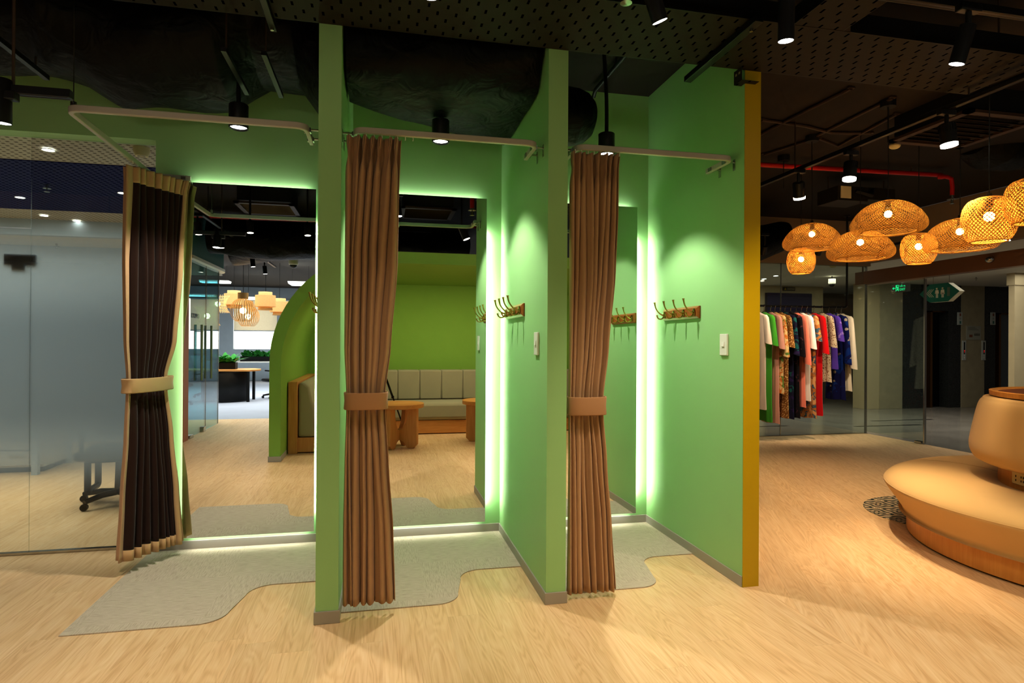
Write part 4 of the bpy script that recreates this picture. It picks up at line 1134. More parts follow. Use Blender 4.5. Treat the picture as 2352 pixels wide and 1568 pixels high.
# ================================================================== ROUND SOFA
SX, SY = 4.64, -1.22
t = thing('round_sofa', 'round tan upholstered sofa island with a padded centre and oak base', 'sofa', (SX, SY, 0))
MB().lathe([(1.10, 0.012), (1.13, .012), (1.13, .15), (.5, .15)], (SX, SY, 0), 96).build('base_ring', 'sofawood', t)
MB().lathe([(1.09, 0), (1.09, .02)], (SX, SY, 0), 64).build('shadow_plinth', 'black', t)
prof = [(.60, .15), (1.135, .142), (1.15, .15), (1.20, .225), (1.245, .29), (1.262, .318), (1.264, .330), (1.258, .345), (1.225, .372), (1.15, .395), (1.0, .408), (.85, .410), (.72, .402), (.64, .385), (.60, .37)]
for k, (a0, a1) in enumerate(((0, PI*.62), (PI*.62, PI*1.30), (PI*1.30, 2*PI))):
    sc_ = MB().lathe(resample(prof, 40) and [(q.x, q.y) for q in resample(prof, 40)], (SX, SY, 0), 44, a0+.004, a1-.004, True).build('seat_cushion', 'sofa', t, angle=1.0)
    MB().tube([(SX+1.262*math.cos(a0+(a1-a0)*i/50), SY+1.262*math.sin(a0+(a1-a0)*i/50), .334) for i in range(51)], .004, 6).build('piping', 'sofa', sc_)
MB().lathe([(.63, .36), (.63, .50), (.5, .50)], (SX, SY, 0), 72).build('centre_drum', 'sofawood', t)
bp = [(.4, .50), (.66, .497), (.745, .52), (.775, .56), (.783, .61), (.775, .68), (.752, .80), (.735, .87), (.715, .905), (.67, .925), (.4, .928)]
for a0, a1 in ((0.3, PI+.25), (PI+.25, 2*PI+.3)):
    MB().lathe([(q.x, q.y) for q in resample(bp, 36)], (SX, SY, 0), 50, a0+.003, a1-.003, True).build('back_cushion', 'sofa', t, angle=1.0)
tt = MB().lathe([(.3, .925), (.66, .928), (.675, .932), (.678, .962), (.664, .965), (.650, .952), (.01, .950)], (SX, SY, 0), 72).build('tray_top', 'sofawood', t)
MB().lathe([(.001, .9515), (.63, .9515), (.63, .953), (.001, .953)], (SX, SY, 0), 64).build('leather_inlay', 'leather', tt)
rd = ray(2345, 1100); oc = Vector((CX-SX, CY-SY, 0)); qa = rd.x**2+rd.y**2; qb = 2*(oc.x*rd.x+oc.y*rd.y); qc = oc.x**2+oc.y**2-.633**2
tk = (-qb-math.sqrt(max(0, qb*qb-4*qa*qc)))/(2*qa); ph_ = CAM+rd*tk
dv = Vector((ph_.x-SX, ph_.y-SY, 0)).normalized(); pc = Vector((SX, SY, .452))+dv*.634; tn = Vector((-dv.y, dv.x, 0))
so = MB().obox(pc, .13, .012, .075, tn, dv).build('power_socket', 'ivory', t, bevel=.004)
for k in (-.03, .012, .03):
    for z_ in (-.012, .012): MB().obox(pc+dv*.007+tn*k+Vector((0,0,z_)), .005, .002, .012, tn, dv).build('socket_slot', 'black', so)
# tile inlay
tag(MB().prism([(4.40+.56*math.cos(2*PI*i/72), -.23+.53*math.sin(2*PI*i/72)) for i in range(72)], 2, .0004, .003).build('tile_inlay', 'tile'), 'round patterned cement tile inlay half under the sofa', 'floor tile')

# ================================================================== LOBBY THINGS
def wall_pt(px, py, y): return aY(px, py, y)
# exit sign
SXP = 8.6; p0_ = aX(2048, 654, SXP); p1_ = aX(2083, 668.5, SXP); OY = p0_.y; y = 0.0
a_ = Vector((0, 0, p0_.z)); b_ = Vector((p0_.y-p1_.y, 0, p1_.z))
def PW(mb, ox=SXP, oy=OY):
    mb.v = [(ox+v[1], oy-v[0], v[2]) for v in mb.v]; return mb

t = thing('exit_sign', 'green lit exit sign hanging behind the glass leaf', 'exit sign', (SXP, OY-b_.x/2, b_.z))
PW(MB().box(a_.x, b_.x, y, y+.07, b_.z, a_.z)).build('sign_box', 'signdark', t, bevel=.003)
cxm = (a_.x+b_.x)/2; W_ = b_.x-a_.x; H_ = a_.z-b_.z; zc = (a_.z+b_.z)/2; yf = y-.002
text_mesh('lettering', 'EXIT', H_*.42, 'greenlit', (SXP+yf, OY-W_*.72, zc-H_*.22), (0,-1,0), (0,0,1), t)
text_mesh('lettering', 'Lối ra', H_*.36, 'greenlit', (SXP+yf, OY-W_*.72, zc+H_*.22), (0,-1,0), (0,0,1), t)
ar = MB(); x0 = a_.x+W_*.05
PW(ar.prism([(x0, zc), (x0+W_*.10, zc+H_*.18), (x0+W_*.10, zc+H_*.05), (x0+W_*.2, zc+H_*.05), (x0+W_*.2, zc-H_*.05), (x0+W_*.10, zc-H_*.05), (x0+W_*.10, zc-H_*.18)], 1, yf-.001, yf)).build('arrow', 'greenlit', t)
x0 = a_.x+W_*.28; dr = MB().box(x0, x0+W_*.03, yf-.001, yf, zc-H_*.4, zc+H_*.4).box(x0+W_*.17, x0+W_*.2, yf-.001, yf, zc-H_*.4, zc+H_*.4).box(x0, x0+W_*.2, yf-.001, yf, zc+H_*.34, zc+H_*.4)
for q1, q2 in (((.06,.2),(.13,0)), ((.13,0),(.07,-.3)), ((.1,0),(.16,-.28)), ((.03,.05),(.15,.12))):
    dr.tube([(x0+W_*q1[0], yf, zc+H_*q1[1]), (x0+W_*q2[0], yf, zc+H_*q2[1])], H_*.05, 5)
dr.ball((x0+W_*.06, yf, zc+H_*.27), H_*.06, 8)
PW(dr).build('running_figure', 'greenlit', t)
PW(MB().tube([(cxm, y+.02, a_.z), (cxm, y+.02, 2.47)], .006, 6)).build('hanger_rod', 'chrome', t)
# restroom sign
RX_ = 8.0; p0_ = aX(2112, 672, RX_); p1_ = aX(2204, 667, RX_); OY2 = p0_.y; y = 0.0
xl_, xr_ = 0.0, p0_.y-p1_.y; zt_, zb2 = aX(2158, 651, RX_).z, aX(2158, 693, RX_).z
def PW2(mb): return PW(mb, RX_, OY2)
xm, W_, H_ = (xl_+xr_)/2, xr_-xl_, zt_-zb2; zc = (zt_+zb2)/2; tip = W_*.27
t = thing('restroom_sign', 'hanging dark green hexagonal restroom sign with white figures', 'sign', (RX_, OY2-xm, zb2))
hexa = [(xl_, zc), (xl_+tip, zb2), (xr_-tip, zb2), (xr_, zc), (xr_-tip, zt_), (xl_+tip, zt_)]
PW2(MB().prism(hexa, 1, y+.002, y+.085)).build('sign_box', 'signwhite', t)
PW2(MB().prism(hexa, 1, y-.002, y+.002)).build('sign_face', 'signgreen', t)
g = MB(); yf = y-.003
for k in range(3):
    x0 = xl_+W_*(.19+.045*k)
    for sg in (-1, 1): g.prism([(x0, zc), (x0+.008, zc), (x0+W_*.09+.008, zc+sg*H_*.22), (x0+W_*.09, zc+sg*H_*.22)], 1, yf-.001, yf)
PW2(g).build('chevron', 'signwhite', t)
def figure(xc, skirt):
    g = MB(); u = H_*.065
    g.ball((xc, yf, zc+u*3.5), u*.8, 10)
    if skirt: g.prism([(xc-u*1.0, zc+u*2.4), (xc-u*2.0, zc-u*1.4), (xc+u*2.0, zc-u*1.4), (xc+u*1.0, zc+u*2.4)], 1, yf-.001, yf)
    else: g.box(xc-u*1.1, xc+u*1.1, yf-.001, yf, zc-u*.6, zc+u*2.4)
    for sg in (-1, 1):
        g.box(xc+sg*u*.6-u*.38, xc+sg*u*.6+u*.38, yf-.001, yf, zc-u*4.2, zc-u*.3)
        g.tube([(xc+sg*u*1.2, yf, zc+u*2.2), (xc+sg*u*1.6, yf, zc-u*.6)], u*.32, 6)
    return g
PW2(figure(xl_+W_*.46, False)).build('man_pictogram', 'signwhite', t)
PW2(figure(xl_+W_*.60, True)).build('woman_pictogram', 'signwhite', t)
g = MB()
for k in range(4): g.box(xl_+W_*(.715+.017*k), xl_+W_*(.721+.017*k), yf-.001, yf, zc-H_*.22, zc+H_*.25)
PW2(g).build('stripe', 'stone', t)
for k in (.3, .7): PW2(MB().tube([(xl_+W_*k, y+.04, zt_), (xl_+W_*k, y+.04, 2.47)], .003, 6)).build('suspension_wire', 'chrome', t)
# call panels, lanterns, notice, warning plate
def call_panel(px, label):
    y = LY; a_ = aY(px-4, 782, y); b_ = aY(px+4, 827, y)
    t = thing('lift_call_panel', label, 'call panel', ((a_.x+b_.x)/2, y, b_.z), 'lift call panels')
    MB().box(a_.x, b_.x, y-.02, y, b_.z, a_.z).build('panel_plate', 'panelgrey', t, bevel=.003)
    c = (a_.x+b_.x)/2; MB().box(c-.015, c+.015, y-.022, y-.0195, b_.z+.13, a_.z-.03).build('display', 'blackglass', t)
    MB().box(c-.006, c+.006, y-.0235, y-.022, b_.z+.16, b_.z+.168).box(c-.003, c+.009, y-.0235, y-.022, b_.z+.185, b_.z+.20).build('digit', 'redled', t)
    for z_ in (.05, .09):
        bb = MB().lathe([(.001, .004), (.012, .004), (.012, 0)], (0, 0, 0), 14); bb.v = [(c+v[0], y-.02-v[2], b_.z+z_+v[1]) for v in bb.v]; bb.build('button', 'white', t)
call_panel(2213, 'lift call panel with red digits, left of the paper notice')
call_panel(2258, 'lift call panel with red digits, right of the paper notice')
def lantern(px, label):
    y = LY+.01; a_ = aY(px-5, 717, y); b_ = aY(px+5, 746, y)
    t = thing('lift_lantern', label, 'lift indicator', ((a_.x+b_.x)/2, y, b_.z), 'lift lanterns')
    MB().box(a_.x, b_.x, y-.025, y, b_.z, a_.z).build('lantern_plate', 'panelgrey', t, bevel=.004)
    c = (a_.x+b_.x)/2; h_ = a_.z-b_.z
    for k, mt in ((.2, 'teal'), (.8, 'leather')):
        MB().box(c-.018, c+.018, y-.028, y-.0245, b_.z+h_*k-.028, b_.z+h_*k+.028).build('lamp_window', mt, t, bevel=.006)
    rb = MB().lathe([(.012, .0), (.015, .003), (.018, 0)], (0,0,0), 16); rb.v = [(c+v[0], y-.025-v[2], b_.z+h_*.5+v[1]) for v in rb.v]; rb.build('ring', 'black', t)
lantern(2203, 'lift lantern plate under the tip of the restroom sign')
lantern(2279, 'lift lantern plate beside the steel lift door')
a_ = aY(2219, 748, LY); b_ = aY(2252, 780, LY)
t = thing('wall_notice', 'pale framed notice on the stone panel between the lifts', 'notice', ((a_.x+b_.x)/2, LY, b_.z))
MB().box(a_.x, b_.x, LY-.008, LY, b_.z, a_.z).build('notice_sheet', 'paper', t)
lb = MB(); W_ = b_.x-a_.x; H_ = a_.z-b_.z
for k in range(3): lb.box(a_.x+W_*.1, a_.x+W_*(.6+.12*k), LY-.0095, LY-.008, a_.z-H_*(.12+.09*k), a_.z-H_*(.10+.09*k))
for k in range(5): lb.box(a_.x+W_*(.55+.08*k), a_.x+W_*(.59+.08*k), LY-.0095, LY-.008, b_.z+H_*.28, b_.z+H_*.45)
lb.build('printed_line', 'signdark', t); MB().box(a_.x+W_*.2, a_.x+W_*.42, LY-.0095, LY-.008, b_.z+H_*.18, b_.z+H_*.36).build('printed_picture', 'leather', t)
a_ = aY(1798, 659, 7.19); b_ = aY(1825, 668, 7.19)
t = thing('warning_plate', 'small dark warning plate with a yellow triangle, above the purple lift door', 'sign', ((a_.x+b_.x)/2, 7.2, b_.z))
MB().box(a_.x, b_.x, 7.17, 7.2, b_.z, a_.z).build('plate', 'signdark', t)
H_ = a_.z-b_.z; x0 = a_.x+H_*.6
MB().prism([(x0-H_*.35, b_.z+H_*.2), (x0+H_*.35, b_.z+H_*.2), (x0, b_.z+H_*.8)], 1, 7.167, 7.17).build('triangle', 'yellow', t)
g = MB()
for k in range(2): g.box(a_.x+H_*1.2, b_.x-H_*.2, 7.168, 7.17, b_.z+H_*(.25+.32*k), b_.z+H_*(.42+.32*k))
g.build('text_bar', 'stone', t)
def domecam(c, label, zc, r=.06, mat='white'):
    t = thing('dome_camera', label, 'security camera', c, 'dome cameras')
    MB().lathe([(.001, .09), (r, .09), (r*1.02, .02), (r*.9, 0), (r*.8, -.004)], c, 24).build('camera_housing', mat, t)
    MB().lathe([(r*.78, 0), (r*.7, -.025), (r*.45, -.048), (.001, -.056)], c, 20).build('camera_dome', 'blackglass', t)
    if zc > c[2]+.1: MB().tube([(c[0], c[1], c[2]+.08), (c[0], c[1], zc)], .012, 8).build('drop_rod', 'black', t)
domecam(aY(1911, 652, 5.4)-Vector((0,0,0)), 'small dome camera on the lobby ceiling beyond the glass', 2.46, .06)
def puck(name, c, r, h, mat, label, cat, group=None, lens=None):
    t = thing(name, label, cat, c, group)
    MB().lathe([(.001, 0), (r*.7, 0), (r*.85, -h*.9) if False else (r*.75, 0.0), (r, h*.5), (r, h), (.001, h)], c, 24).build('cover', mat, t)
    MB().lathe([(r*.35, -.002), (r*.5, -.002), (r*.5, .004)], c, 20).build('vent_ring', 'skirting', t)
    if lens: MB().lathe([(.001, -.001), (r*.7, -.001)], c, 20).build('lens', lens, t)
p = aZ(325, 359, 2.49); puck('smoke_detector', (p.x, p.y, 2.49), .05, .06, 'ivory', 'cream smoke detector on the white ceiling above the curtain with dark lining', 'smoke detector', 'ceiling smoke detectors')
p = aZ(1913, 614, 2.42); puck('smoke_detector', (p.x, p.y, 2.42), .05, .04, 'ivory', 'pale smoke detector on the lobby ceiling near the header beam', 'smoke detector', 'ceiling smoke detectors')
def recessed(p, z, r, label, grp, mat='lens'):
    t = thing('recessed_downlight', label, 'downlight', (p.x, p.y, z), grp)
    MB().lathe([(r, 0), (r*1.15, -.004), (r*1.18, .001)], (p.x, p.y, z), 24).build('trim_ring', 'white', t)
    MB().lathe([(.001, -.0015), (r, -.0015)], (p.x, p.y, z), 24).build('lens', mat, t)
LG = 'recessed downlights in the office ceiling'
for px, py, l in ((111, 344, 'recessed downlight in the white ceiling strip nearest the booths'), (46, 453, 'recessed downlight in the blue ceiling at the far left'), (282, 443, 'recessed downlight in the blue ceiling beside the curtain'),
                  (101, 495, 'recessed downlight in the rear white ceiling, left one'), (176, 507, 'small recessed downlight in the rear white ceiling')):
    recessed(aZ(px, py, 2.544), 2.543, .035, l, LG)
for px, py, l in ((1782, 633, 'recessed downlight in the lobby ceiling above the garments'), (1755, 640, 'recessed downlight in the lobby ceiling at the yellow wall end'), (1905, 600, 'recessed downlight in the lobby ceiling near the smoke detector')):
    recessed(aZ(px, py, 2.46), 2.458, .04, l, 'recessed downlights in the lobby ceiling')
def sprink(c, label):
    t = thing('ceiling_sprinkler', label, 'sprinkler', c, 'ceiling sprinkler heads')
    MB().lathe([(.001, .0), (.03, 0), (.03, -.004), (.008, -.006), (.008, -.03), (.022, -.032), (.001, -.034)], c, 16).build('sprinkler_head', 'chrome', t)
    MB().cyl(c, .012, c[2], c[2]+.03, 10).build('sprinkler_neck', 'chrome', t)
p = aZ(108, 436, 2.50); sprink((p.x, p.y, 2.515), 'sprinkler head in the blue office ceiling')
p = aZ(130, 565, 2.37); sprink((p.x, min(p.y, 4.3), 2.37), 'sprinkler head in the rear office ceiling above the frosted glass')
p = aZ(2242, 640, 2.43); sprink((p.x, p.y, 2.43), 'sprinkler head in the lobby ceiling right of the restroom sign')

# ================================================================== OFFICE CHAIRS (left room and far office)
def office_chair(loc, rz, label, mat='mesh_grey', frame=False, hb=True):
    t = thing('office_chair', label, 'office chair', (0, 0, 0), 'office swivel chairs')
    for k in range(5):
        an = 2*PI*k/5+.3; e_ = Vector((math.cos(an), math.sin(an), 0))*.27
        b = MB().tube([(0, 0, .085), (e_.x*.5, e_.y*.5, .085), (e_.x, e_.y, .062)], [.026, .022, .018], 10).build('base_arm', 'blackmetal', t)
        cs = MB().lathe([(.001, -.012), (.024, -.012), (.026, -.006), (.026, .006), (.024, .012), (.001, .012)], (0,0,0), 16)
        cs.v = [(e_.x+v[0], e_.y+v[2]*1.6, .027+v[1]) for v in cs.v]; cs.build('caster', 'blackmetal', b)
    MB().cyl((0, 0), .028, .07, .36, 18, .02).build('gas_column', 'blackmetal', t)
    if frame:
        f_ = MB()
        for sg in (-1, 1):
            f_.tube(roundpath([(sg*.2, -.02, .10), (sg*.2, -.02, .37), (sg*.2, .22, .37), (sg*.2, .22, .10), (sg*.2, -.02, .10)], .03, 4), .024, 8)
        f_.box(-.2, .2, .06, .14, .30, .36)
        f_.build('side_frame', 'blackmetal', t)
    MB().box(-.24, .24, -.23, .25, .36, .43).build('seat', 'blackmetal' if not hb else 'black', t, bevel=.03)
    rows = []
    for i in range(10):
        u = i/9; z = .50+.42*u; yv = .24+.07*u-.05*math.sin(PI*u)
        rows.append([((j/8-.5)*.44*(1-.15*u*u), yv+.05*abs(j/8-.5)**2*-4*.25, z) for j in range(9)])
    MB().grid(rows).build('backrest', mat, t, solid=.025)
    MB().tube([(0, .2, .40), (0, .32, .48), (0, .33, .75)], .02, 8).build('back_spine', 'blackmetal', t)
    for sg in (-1, 1):
        MB().tube(roundpath([(sg*.27, .08, .38), (sg*.28, .06, .58), (sg*.27, -.12, .60)], .04, 4), .016, 8).build('armrest', 'blackmetal', t)
    if hb: MB().box(-.13, .13, .27, .32, .95, 1.08).build('headrest', mat, t, bevel=.02)
    t.location = loc; t.rotation_euler = (0, 0, rz)
    return t
office_chair((-1.70, 1.28, 0), .1, 'dark office swivel chair behind the frosted glass', 'blackmetal', True, False)
# table with pedestal in the left room
t = thing('office_table', 'pale office table faintly seen through the frosted glass', 'table', (-3.2, 3.0, 0))
MB().box(-4.2, -2.75, 2.4, 3.2, .66, .69).build('tabletop', 'ceilwhite', t, bevel=.004)
for x_, y_ in ((-4.1, 2.5), (-2.85, 2.5), (-4.1, 3.1), (-2.85, 3.1)): MB().box(x_-.025, x_+.025, y_-.025, y_+.025, 0, .66).build('leg', 'greywall', t)
t = thing('drawer_pedestal', 'pale drawer pedestal under the office table behind the frosted glass', 'cabinet', (-3.05, 2.95, 0))
MB().box(-3.28, -2.84, 2.62, 3.15, .05, .52).build('carcass', 'ceilwhite', t, bevel=.004)
for k in range(3):
    dr = MB().box(-3.27, -2.85, 2.605, 2.62, .07+.15*k, .205+.15*k).build('drawer', 'ceilwhite', t, bevel=.002)
    MB().box(-3.12, -3.0, 2.598, 2.605, .15+.15*k, .165+.15*k).build('drawer_handle', 'chrome', dr)
MB().box(-3.26, -2.86, 2.65, 3.12, 0, .05).build('plinth', 'blackmetal', t)

# ================================================================== ALCOVE: BENCHES, TABLES, TRIPOD
t = thing('banquette_bench', 'long olive grey upholstered bench on an oak plinth, reflected in the middle mirror', 'bench', (1.5, -4.9, 0), 'olive grey alcove benches')
MB().box(-.1, 3.6, -5.3, -4.48, 0.012, .19).build('oak_plinth', 'oakh', t, bevel=.004)
MB().box(-.1, 3.6, -4.92, -4.45, .19, .435).build('seat_cushion', 'bench', t, bevel=.05)
bkr = []
for i in range(12):
    u = i/11
    bkr.append(None)
bb = MB()
for k in range(12):
    x0 = -.1+k*.31; bb.box(x0+.0015, x0+.3085, -5.22, -4.92, .435, .85)
bb.build('back_cushion', 'bench', t, bevel=.016)
MB().box(-.1, 3.6, -5.33, -5.22, .19, .80).build('back_frame', 'oakh', t)
t = thing('banquette_bench', 'short olive grey bench with an oak end panel, reflected in the left mirror', 'bench', (-.45, -3.9, 0), 'olive grey alcove benches')
MB().box(-.725, -.10, -5.15, -3.29, .012, .175).build('oak_plinth', 'oak', t, bevel=.003)
MB().box(-.725, -.625, -5.15, -3.262, .0, .80).build('end_panel', 'oak', t, bevel=.004)
MB().box(-.45, -.10, -5.15, -3.29, .175, .44).build('seat_cushion', 'bench', t, bevel=.05)
MB().prism([(-.62, .178), (-.44, .178), (-.44, .46), (-.47, .60), (-.50, .74), (-.55, .79), (-.62, .79)], 1, -5.15, -3.29).build('back_cushion', 'bench', t, bevel=.03)
def coffee_table(cx_, cy_, rz, label):
    t = thing('coffee_table', label, 'coffee table', (cx_, cy_, 0), 'round oak coffee tables')
    R_ = .30
    MB().lathe([(.001, .475), (R_-.01, .475), (R_, .48), (R_, .522), (R_-.006, .527), (.001, .527)], (cx_, cy_, 0), 56).build('tabletop', 'oakh', t)
    # two crossed arched boards
    prof_ = [(-.25, .475), (-.25, .05), (-.20, .0), (-.13, .0), (-.08, .07), (0, .10), (.08, .07), (.13, .0), (.20, .0), (.25, .05), (.25, .475)]
    prof_ += [(.13, .475), (.13, .40), (.11, .30), (.06, .22), (0, .20), (-.06, .22), (-.11, .30), (-.13, .40), (-.13, .475)]
    for k in (0, 1):
        an = rz+PI/2*k; u_ = Vector((math.cos(an), math.sin(an), 0)); n_ = Vector((-u_.y, u_.x, 0)); th = .055; c = Vector((cx_, cy_, 0))
        vs = [c+u_*a_+n_*(sg*th/2)+Vector((0,0,z_)) for sg in (-1, 1) for a_, z_ in prof_]
        N_ = len(prof_); fs = [(i, (i+1) % N_, N_+(i+1) % N_, N_+i) for i in range(N_)]
        h_ = N_
        quads = [(0, 1, 18, 19), (1, 2, 3, 17+1) if False else (1, 2, 3, 4)]
        b = MB(); b.add(vs, fs); o = 0
        # side faces: triangulate with bmesh later through n-gon
        b.f += [tuple(range(N_)), tuple(range(2*N_-1, N_-1, -1))]
        b.build('leg_board', 'oak', t, bevel=.006)
coffee_table(.49, -3.50, .5, 'round oak coffee table in front of the tripod, reflected in the middle mirror')
coffee_table(1.59, -3.76, .2, 'round oak coffee table at the right edge of the middle mirror')
t = thing('tripod', 'black photo tripod whose legs show in the middle mirror', 'tripod', (CX, CY-.02, 0))
MB().cyl((CX, CY-.02), .03, .98, 1.12, 16).cyl((CX, CY-.02), .05, 1.12, 1.13, 18).build('tripod_head', 'blackmetal', t)
for an in (-.12, 2.0, 4.1):
    d = Vector((math.cos(an), math.sin(an), 0)); o = Vector((CX, CY-.02, 1.0))
    lg = MB().tube([o, o+d*.16+Vector((0,0,-.45))], .014, 10).tube([o+d*.15+Vector((0,0,-.42)), o+d*.36+Vector((0,0,-1.0))], .010, 10).build('leg', 'blackmetal', t)
    MB().obox(o+d*.16+Vector((0,0,-.45)), .035, .035, .03, (1,0,0), (0,1,0)).build('leg_lock', 'blackmetal', lg)

# ================================================================== REFLECTED OPEN OFFICE
GX = -2.12
struct('wall_pink', MB().box(GX-.12, GX+.03, -4.50, -4.10, 0, ZS).box(-6, GX+.03, -4.1, -4.0, 0, ZS), 'pinkwall', 'terracotta pink wall end beside the glass meeting room')
wm = MB().box(GX-.005, GX+.005, -6.05, -4.5, .01, 2.30)
arc = [(GX-.55+.55*math.cos(PI/2*i/10), -6.05-.55*math.sin(PI/2*i/10)) for i in range(11)]
wm.grid([[(x_, y_, .01) for x_, y_ in arc]+[(-5.5, -6.6, .01)], [(x_, y_, 2.30) for x_, y_ in arc]+[(-5.5, -6.6, 2.30)]])
gm = struct('window_4', wm, 'greenglass', 'curved glass wall of the meeting room seen in the left mirror')
MB().box(GX-.008, GX+.008, -5.384, -5.378, .01, 2.3).box(GX-.008, GX+.008, -6.06, -6.054, .01, 2.3).build('glass_joint', 'chrome', gm)
MB().box(GX-.03, GX+.03, -5.30, -5.20, .0, .07).box(GX-.03, GX+.03, -4.74, -4.58, 0, .04).build('patch_fitting', 'chrome', gm, bevel=.004)
hb_ = MB()
for yy in (-5.02, -5.50):
    hb_.tube([(GX+.045, yy, .72), (GX+.045, yy, 1.47)], .016, 10)
hb_.tube([(GX, -5.26, 1.38), (GX+.045, -5.02, 1.38)], .006, 6).tube([(GX, -5.26, .8), (GX+.045, -5.02, .8)], .006, 6)
hb_.build('door_pull', 'chrome', gm)
sf = [(GX+.06, -4.5)]+[(GX-.55+.61*math.cos(PI/2*i/10), -6.05-.61*math.sin(PI/2*i/10)) for i in range(11)]+[(-5.5, -6.66), (-5.5, -4.5)]
struct('wall_soffit', MB().prism(sf, 2, 2.34, ZS), 'teal', 'teal curved soffit over the glass meeting room')
struct('trim_3', MB().prism([(x_+.015, y_-.015 if y_ < -6 else y_) for x_, y_ in sf], 2, 2.30, 2.34), 'white', 'white lip under the teal soffit')
struct('ceiling_meeting', MB().box(-5.5, GX-.05, -6.5, -4.55, 2.28, 2.3), 'ceilwhite', 'white meeting room ceiling')
text_mesh('door_sign', 'ROOM 3', .085, 'signdark', (GX+.012, -4.86, 1.58), (0, -1, 0), (0, 0, 1))
tag(bpy.data.objects['door_sign'], 'black lettering reading ROOM 3 on the meeting room glass', 'lettering')
struct('wall_office_window', MB().box(-9, -4.30, -17.2, -17, 0, ZS).box(-4.30, 2, -17.2, -17, 0, 1.0).box(-4.3, 2, -17.2, -17, 2.6, ZS).box(-2.98, -2.86, -17.2, -16.95, 1.0, 2.6), 'greywall', 'pale window wall at the far end of the office')
struct('window_5', MB().box(-4.3, 2, -17.3, -17.21, 1.0, 2.6), 'window', 'bright overcast office window')
for k in range(4):
    x0 = -4.28+k*1.42
    t = thing('roller_blind', ['half-lowered roller blind at the left of the far office window', 'half-lowered roller blind beside the window post', 'roller blind third along the far office window', 'roller blind at the far end of the office window'][k], 'roller blind', (x0+.66, -16.98, 1.6), 'half-lowered office blinds')
    MB().box(x0, x0+1.34, -16.99, -16.985, 1.60, 2.58).build('blind_cloth', 'blind', t)
    MB().tube([(x0, -16.98, 2.59), (x0+1.34, -16.98, 2.59)], .03, 10).build('roller', 'greywall', t)
    MB().box(x0, x0+1.34, -16.995, -16.975, 1.57, 1.60).build('bottom_bar', 'greywall', t)
struct('wall_office_side', MB().box(-9.1, -9, -18, -4, 0, ZS).box(6, 6.1, -18, -5.5, 0, ZS), 'greywall', 'pale side wall of the open office')
def desk(c, w_, label, drum=True):
    t = thing('office_desk', label, 'desk', c, 'oak-topped office desks')
    x_, y_ = c[0], c[1]
    MB().prism([(x_-w_, y_-.4), (x_+.25, y_-.4), (x_+.42, y_-.15), (x_+.45, y_+.1), (x_+.3, y_+.4), (x_-w_, y_+.4)], 2, .63, .665).build('desktop', 'ceilwhite' if not drum else 'oakh', t, bevel=.004)
    if drum: MB().lathe([(.45, .02), (.45, .60)], (x_-.25, y_, 0), 36).build('pedestal_drum', 'black', t, solid=.02)
    for lx, ly in ((x_+.25, y_-.28), (x_+.25, y_+.3), (x_-w_+.1, y_-.3), (x_-w_+.1, y_+.3)): MB().cyl((lx, ly), .03, 0, .63, 12).build('leg', 'black', t)
desk((-2.64, -9.9, 0), 2.0, 'curved oak desk with a black drum pedestal in the open office')
desk((-2.9, -15.4, 0), 2.5, 'oak desk farther back near the office window', False)
def planter(c, w_, label, nl, seed):
    rnd = random.Random(seed); t = thing('desk_planter', label, 'planter', c, 'planters with leafy plants')
    MB().box(c[0]-w_/2, c[0]+w_/2, c[1]-.12, c[1]+.12, c[2], c[2]+.14).build('planter_box', 'black', t, bevel=.01)
    lv = MB()
    for k in range(nl):
        bx_ = c[0]+rnd.uniform(-.45, .45)*w_; by_ = c[1]+rnd.uniform(-.09, .09); an = rnd.uniform(0, 2*PI); L = rnd.uniform(.18, .38); le = rnd.uniform(.5, 1.25); w2 = rnd.uniform(.03, .055)
        d = Vector((math.cos(an), math.sin(an), 0)); sd = Vector((-d.y, d.x, 0)); rows = []
        for i in range(7):
            u = i/6; p_ = Vector((bx_, by_, c[2]+.13))+d*(L*u*math.cos(le)+.05*u*u)+Vector((0,0,L*(u*math.sin(le)-.35*u*u)))
            hw = w2*math.sin(PI*min(1, u*.93+.07))**.8+.001
            rows.append([p_-sd*hw, p_-Vector((0,0,hw*.25)), p_+sd*hw])
        lv.grid(rows)
    lv.build('foliage', 'plant', t, fix=False, angle=3.2)
planter((-2.90, -9.95, .665), .42, 'black desk planter with green leaves on the curved desk', 60, 2)
planter((-3.3, -15.35, .665), .85, 'larger black planter with green leaves on the rear desk', 90, 4)
office_chair((-1.98, -10.45, 0), -2.2, 'grey mesh office chair with headrest beside the curved desk')
office_chair((-3.5, -10.9, 0), 2.2, 'grey mesh office chair behind the meeting room glass')
office_chair((-3.6, -9.1, 0), .9, 'grey mesh office chair at the near side of the curved desk')
def panel_light(c, lx, ly, label):
    t = thing('linear_light', label, 'ceiling light', c, 'white office ceiling lights')
    MB().box(c[0]-lx/2, c[0]+lx/2, c[1]-ly/2, c[1]+ly/2, c[2], c[2]+.02).build('diffuser', 'panel', t)
    MB().box(c[0]-lx/2-.01, c[0]+lx/2+.01, c[1]-ly/2-.01, c[1]+ly/2+.01, c[2]+.02, c[2]+.05).build('housing', 'white', t)
    for k in (-.4, .4): MB().tube([(c[0]+lx*k, c[1], c[2]+.05), (c[0]+lx*k, c[1], ZS)], .003, 6).build('suspension_wire', 'chrome', t)
panel_light((-1.52, -10.8, 2.55), .45, .6, 'white square office light left of the alcove arch in the mirror')
panel_light((-2.95, -13.2, 2.35), .7, .5, 'white office light behind the hanging lamps')
panel_light((-3.42, -11.2, 2.58), .6, .25, 'white office light seen through the curved glass, upper')
panel_light((-4.44, -13.5, 2.42), .9, .2, 'white office light seen through the curved glass, lower')
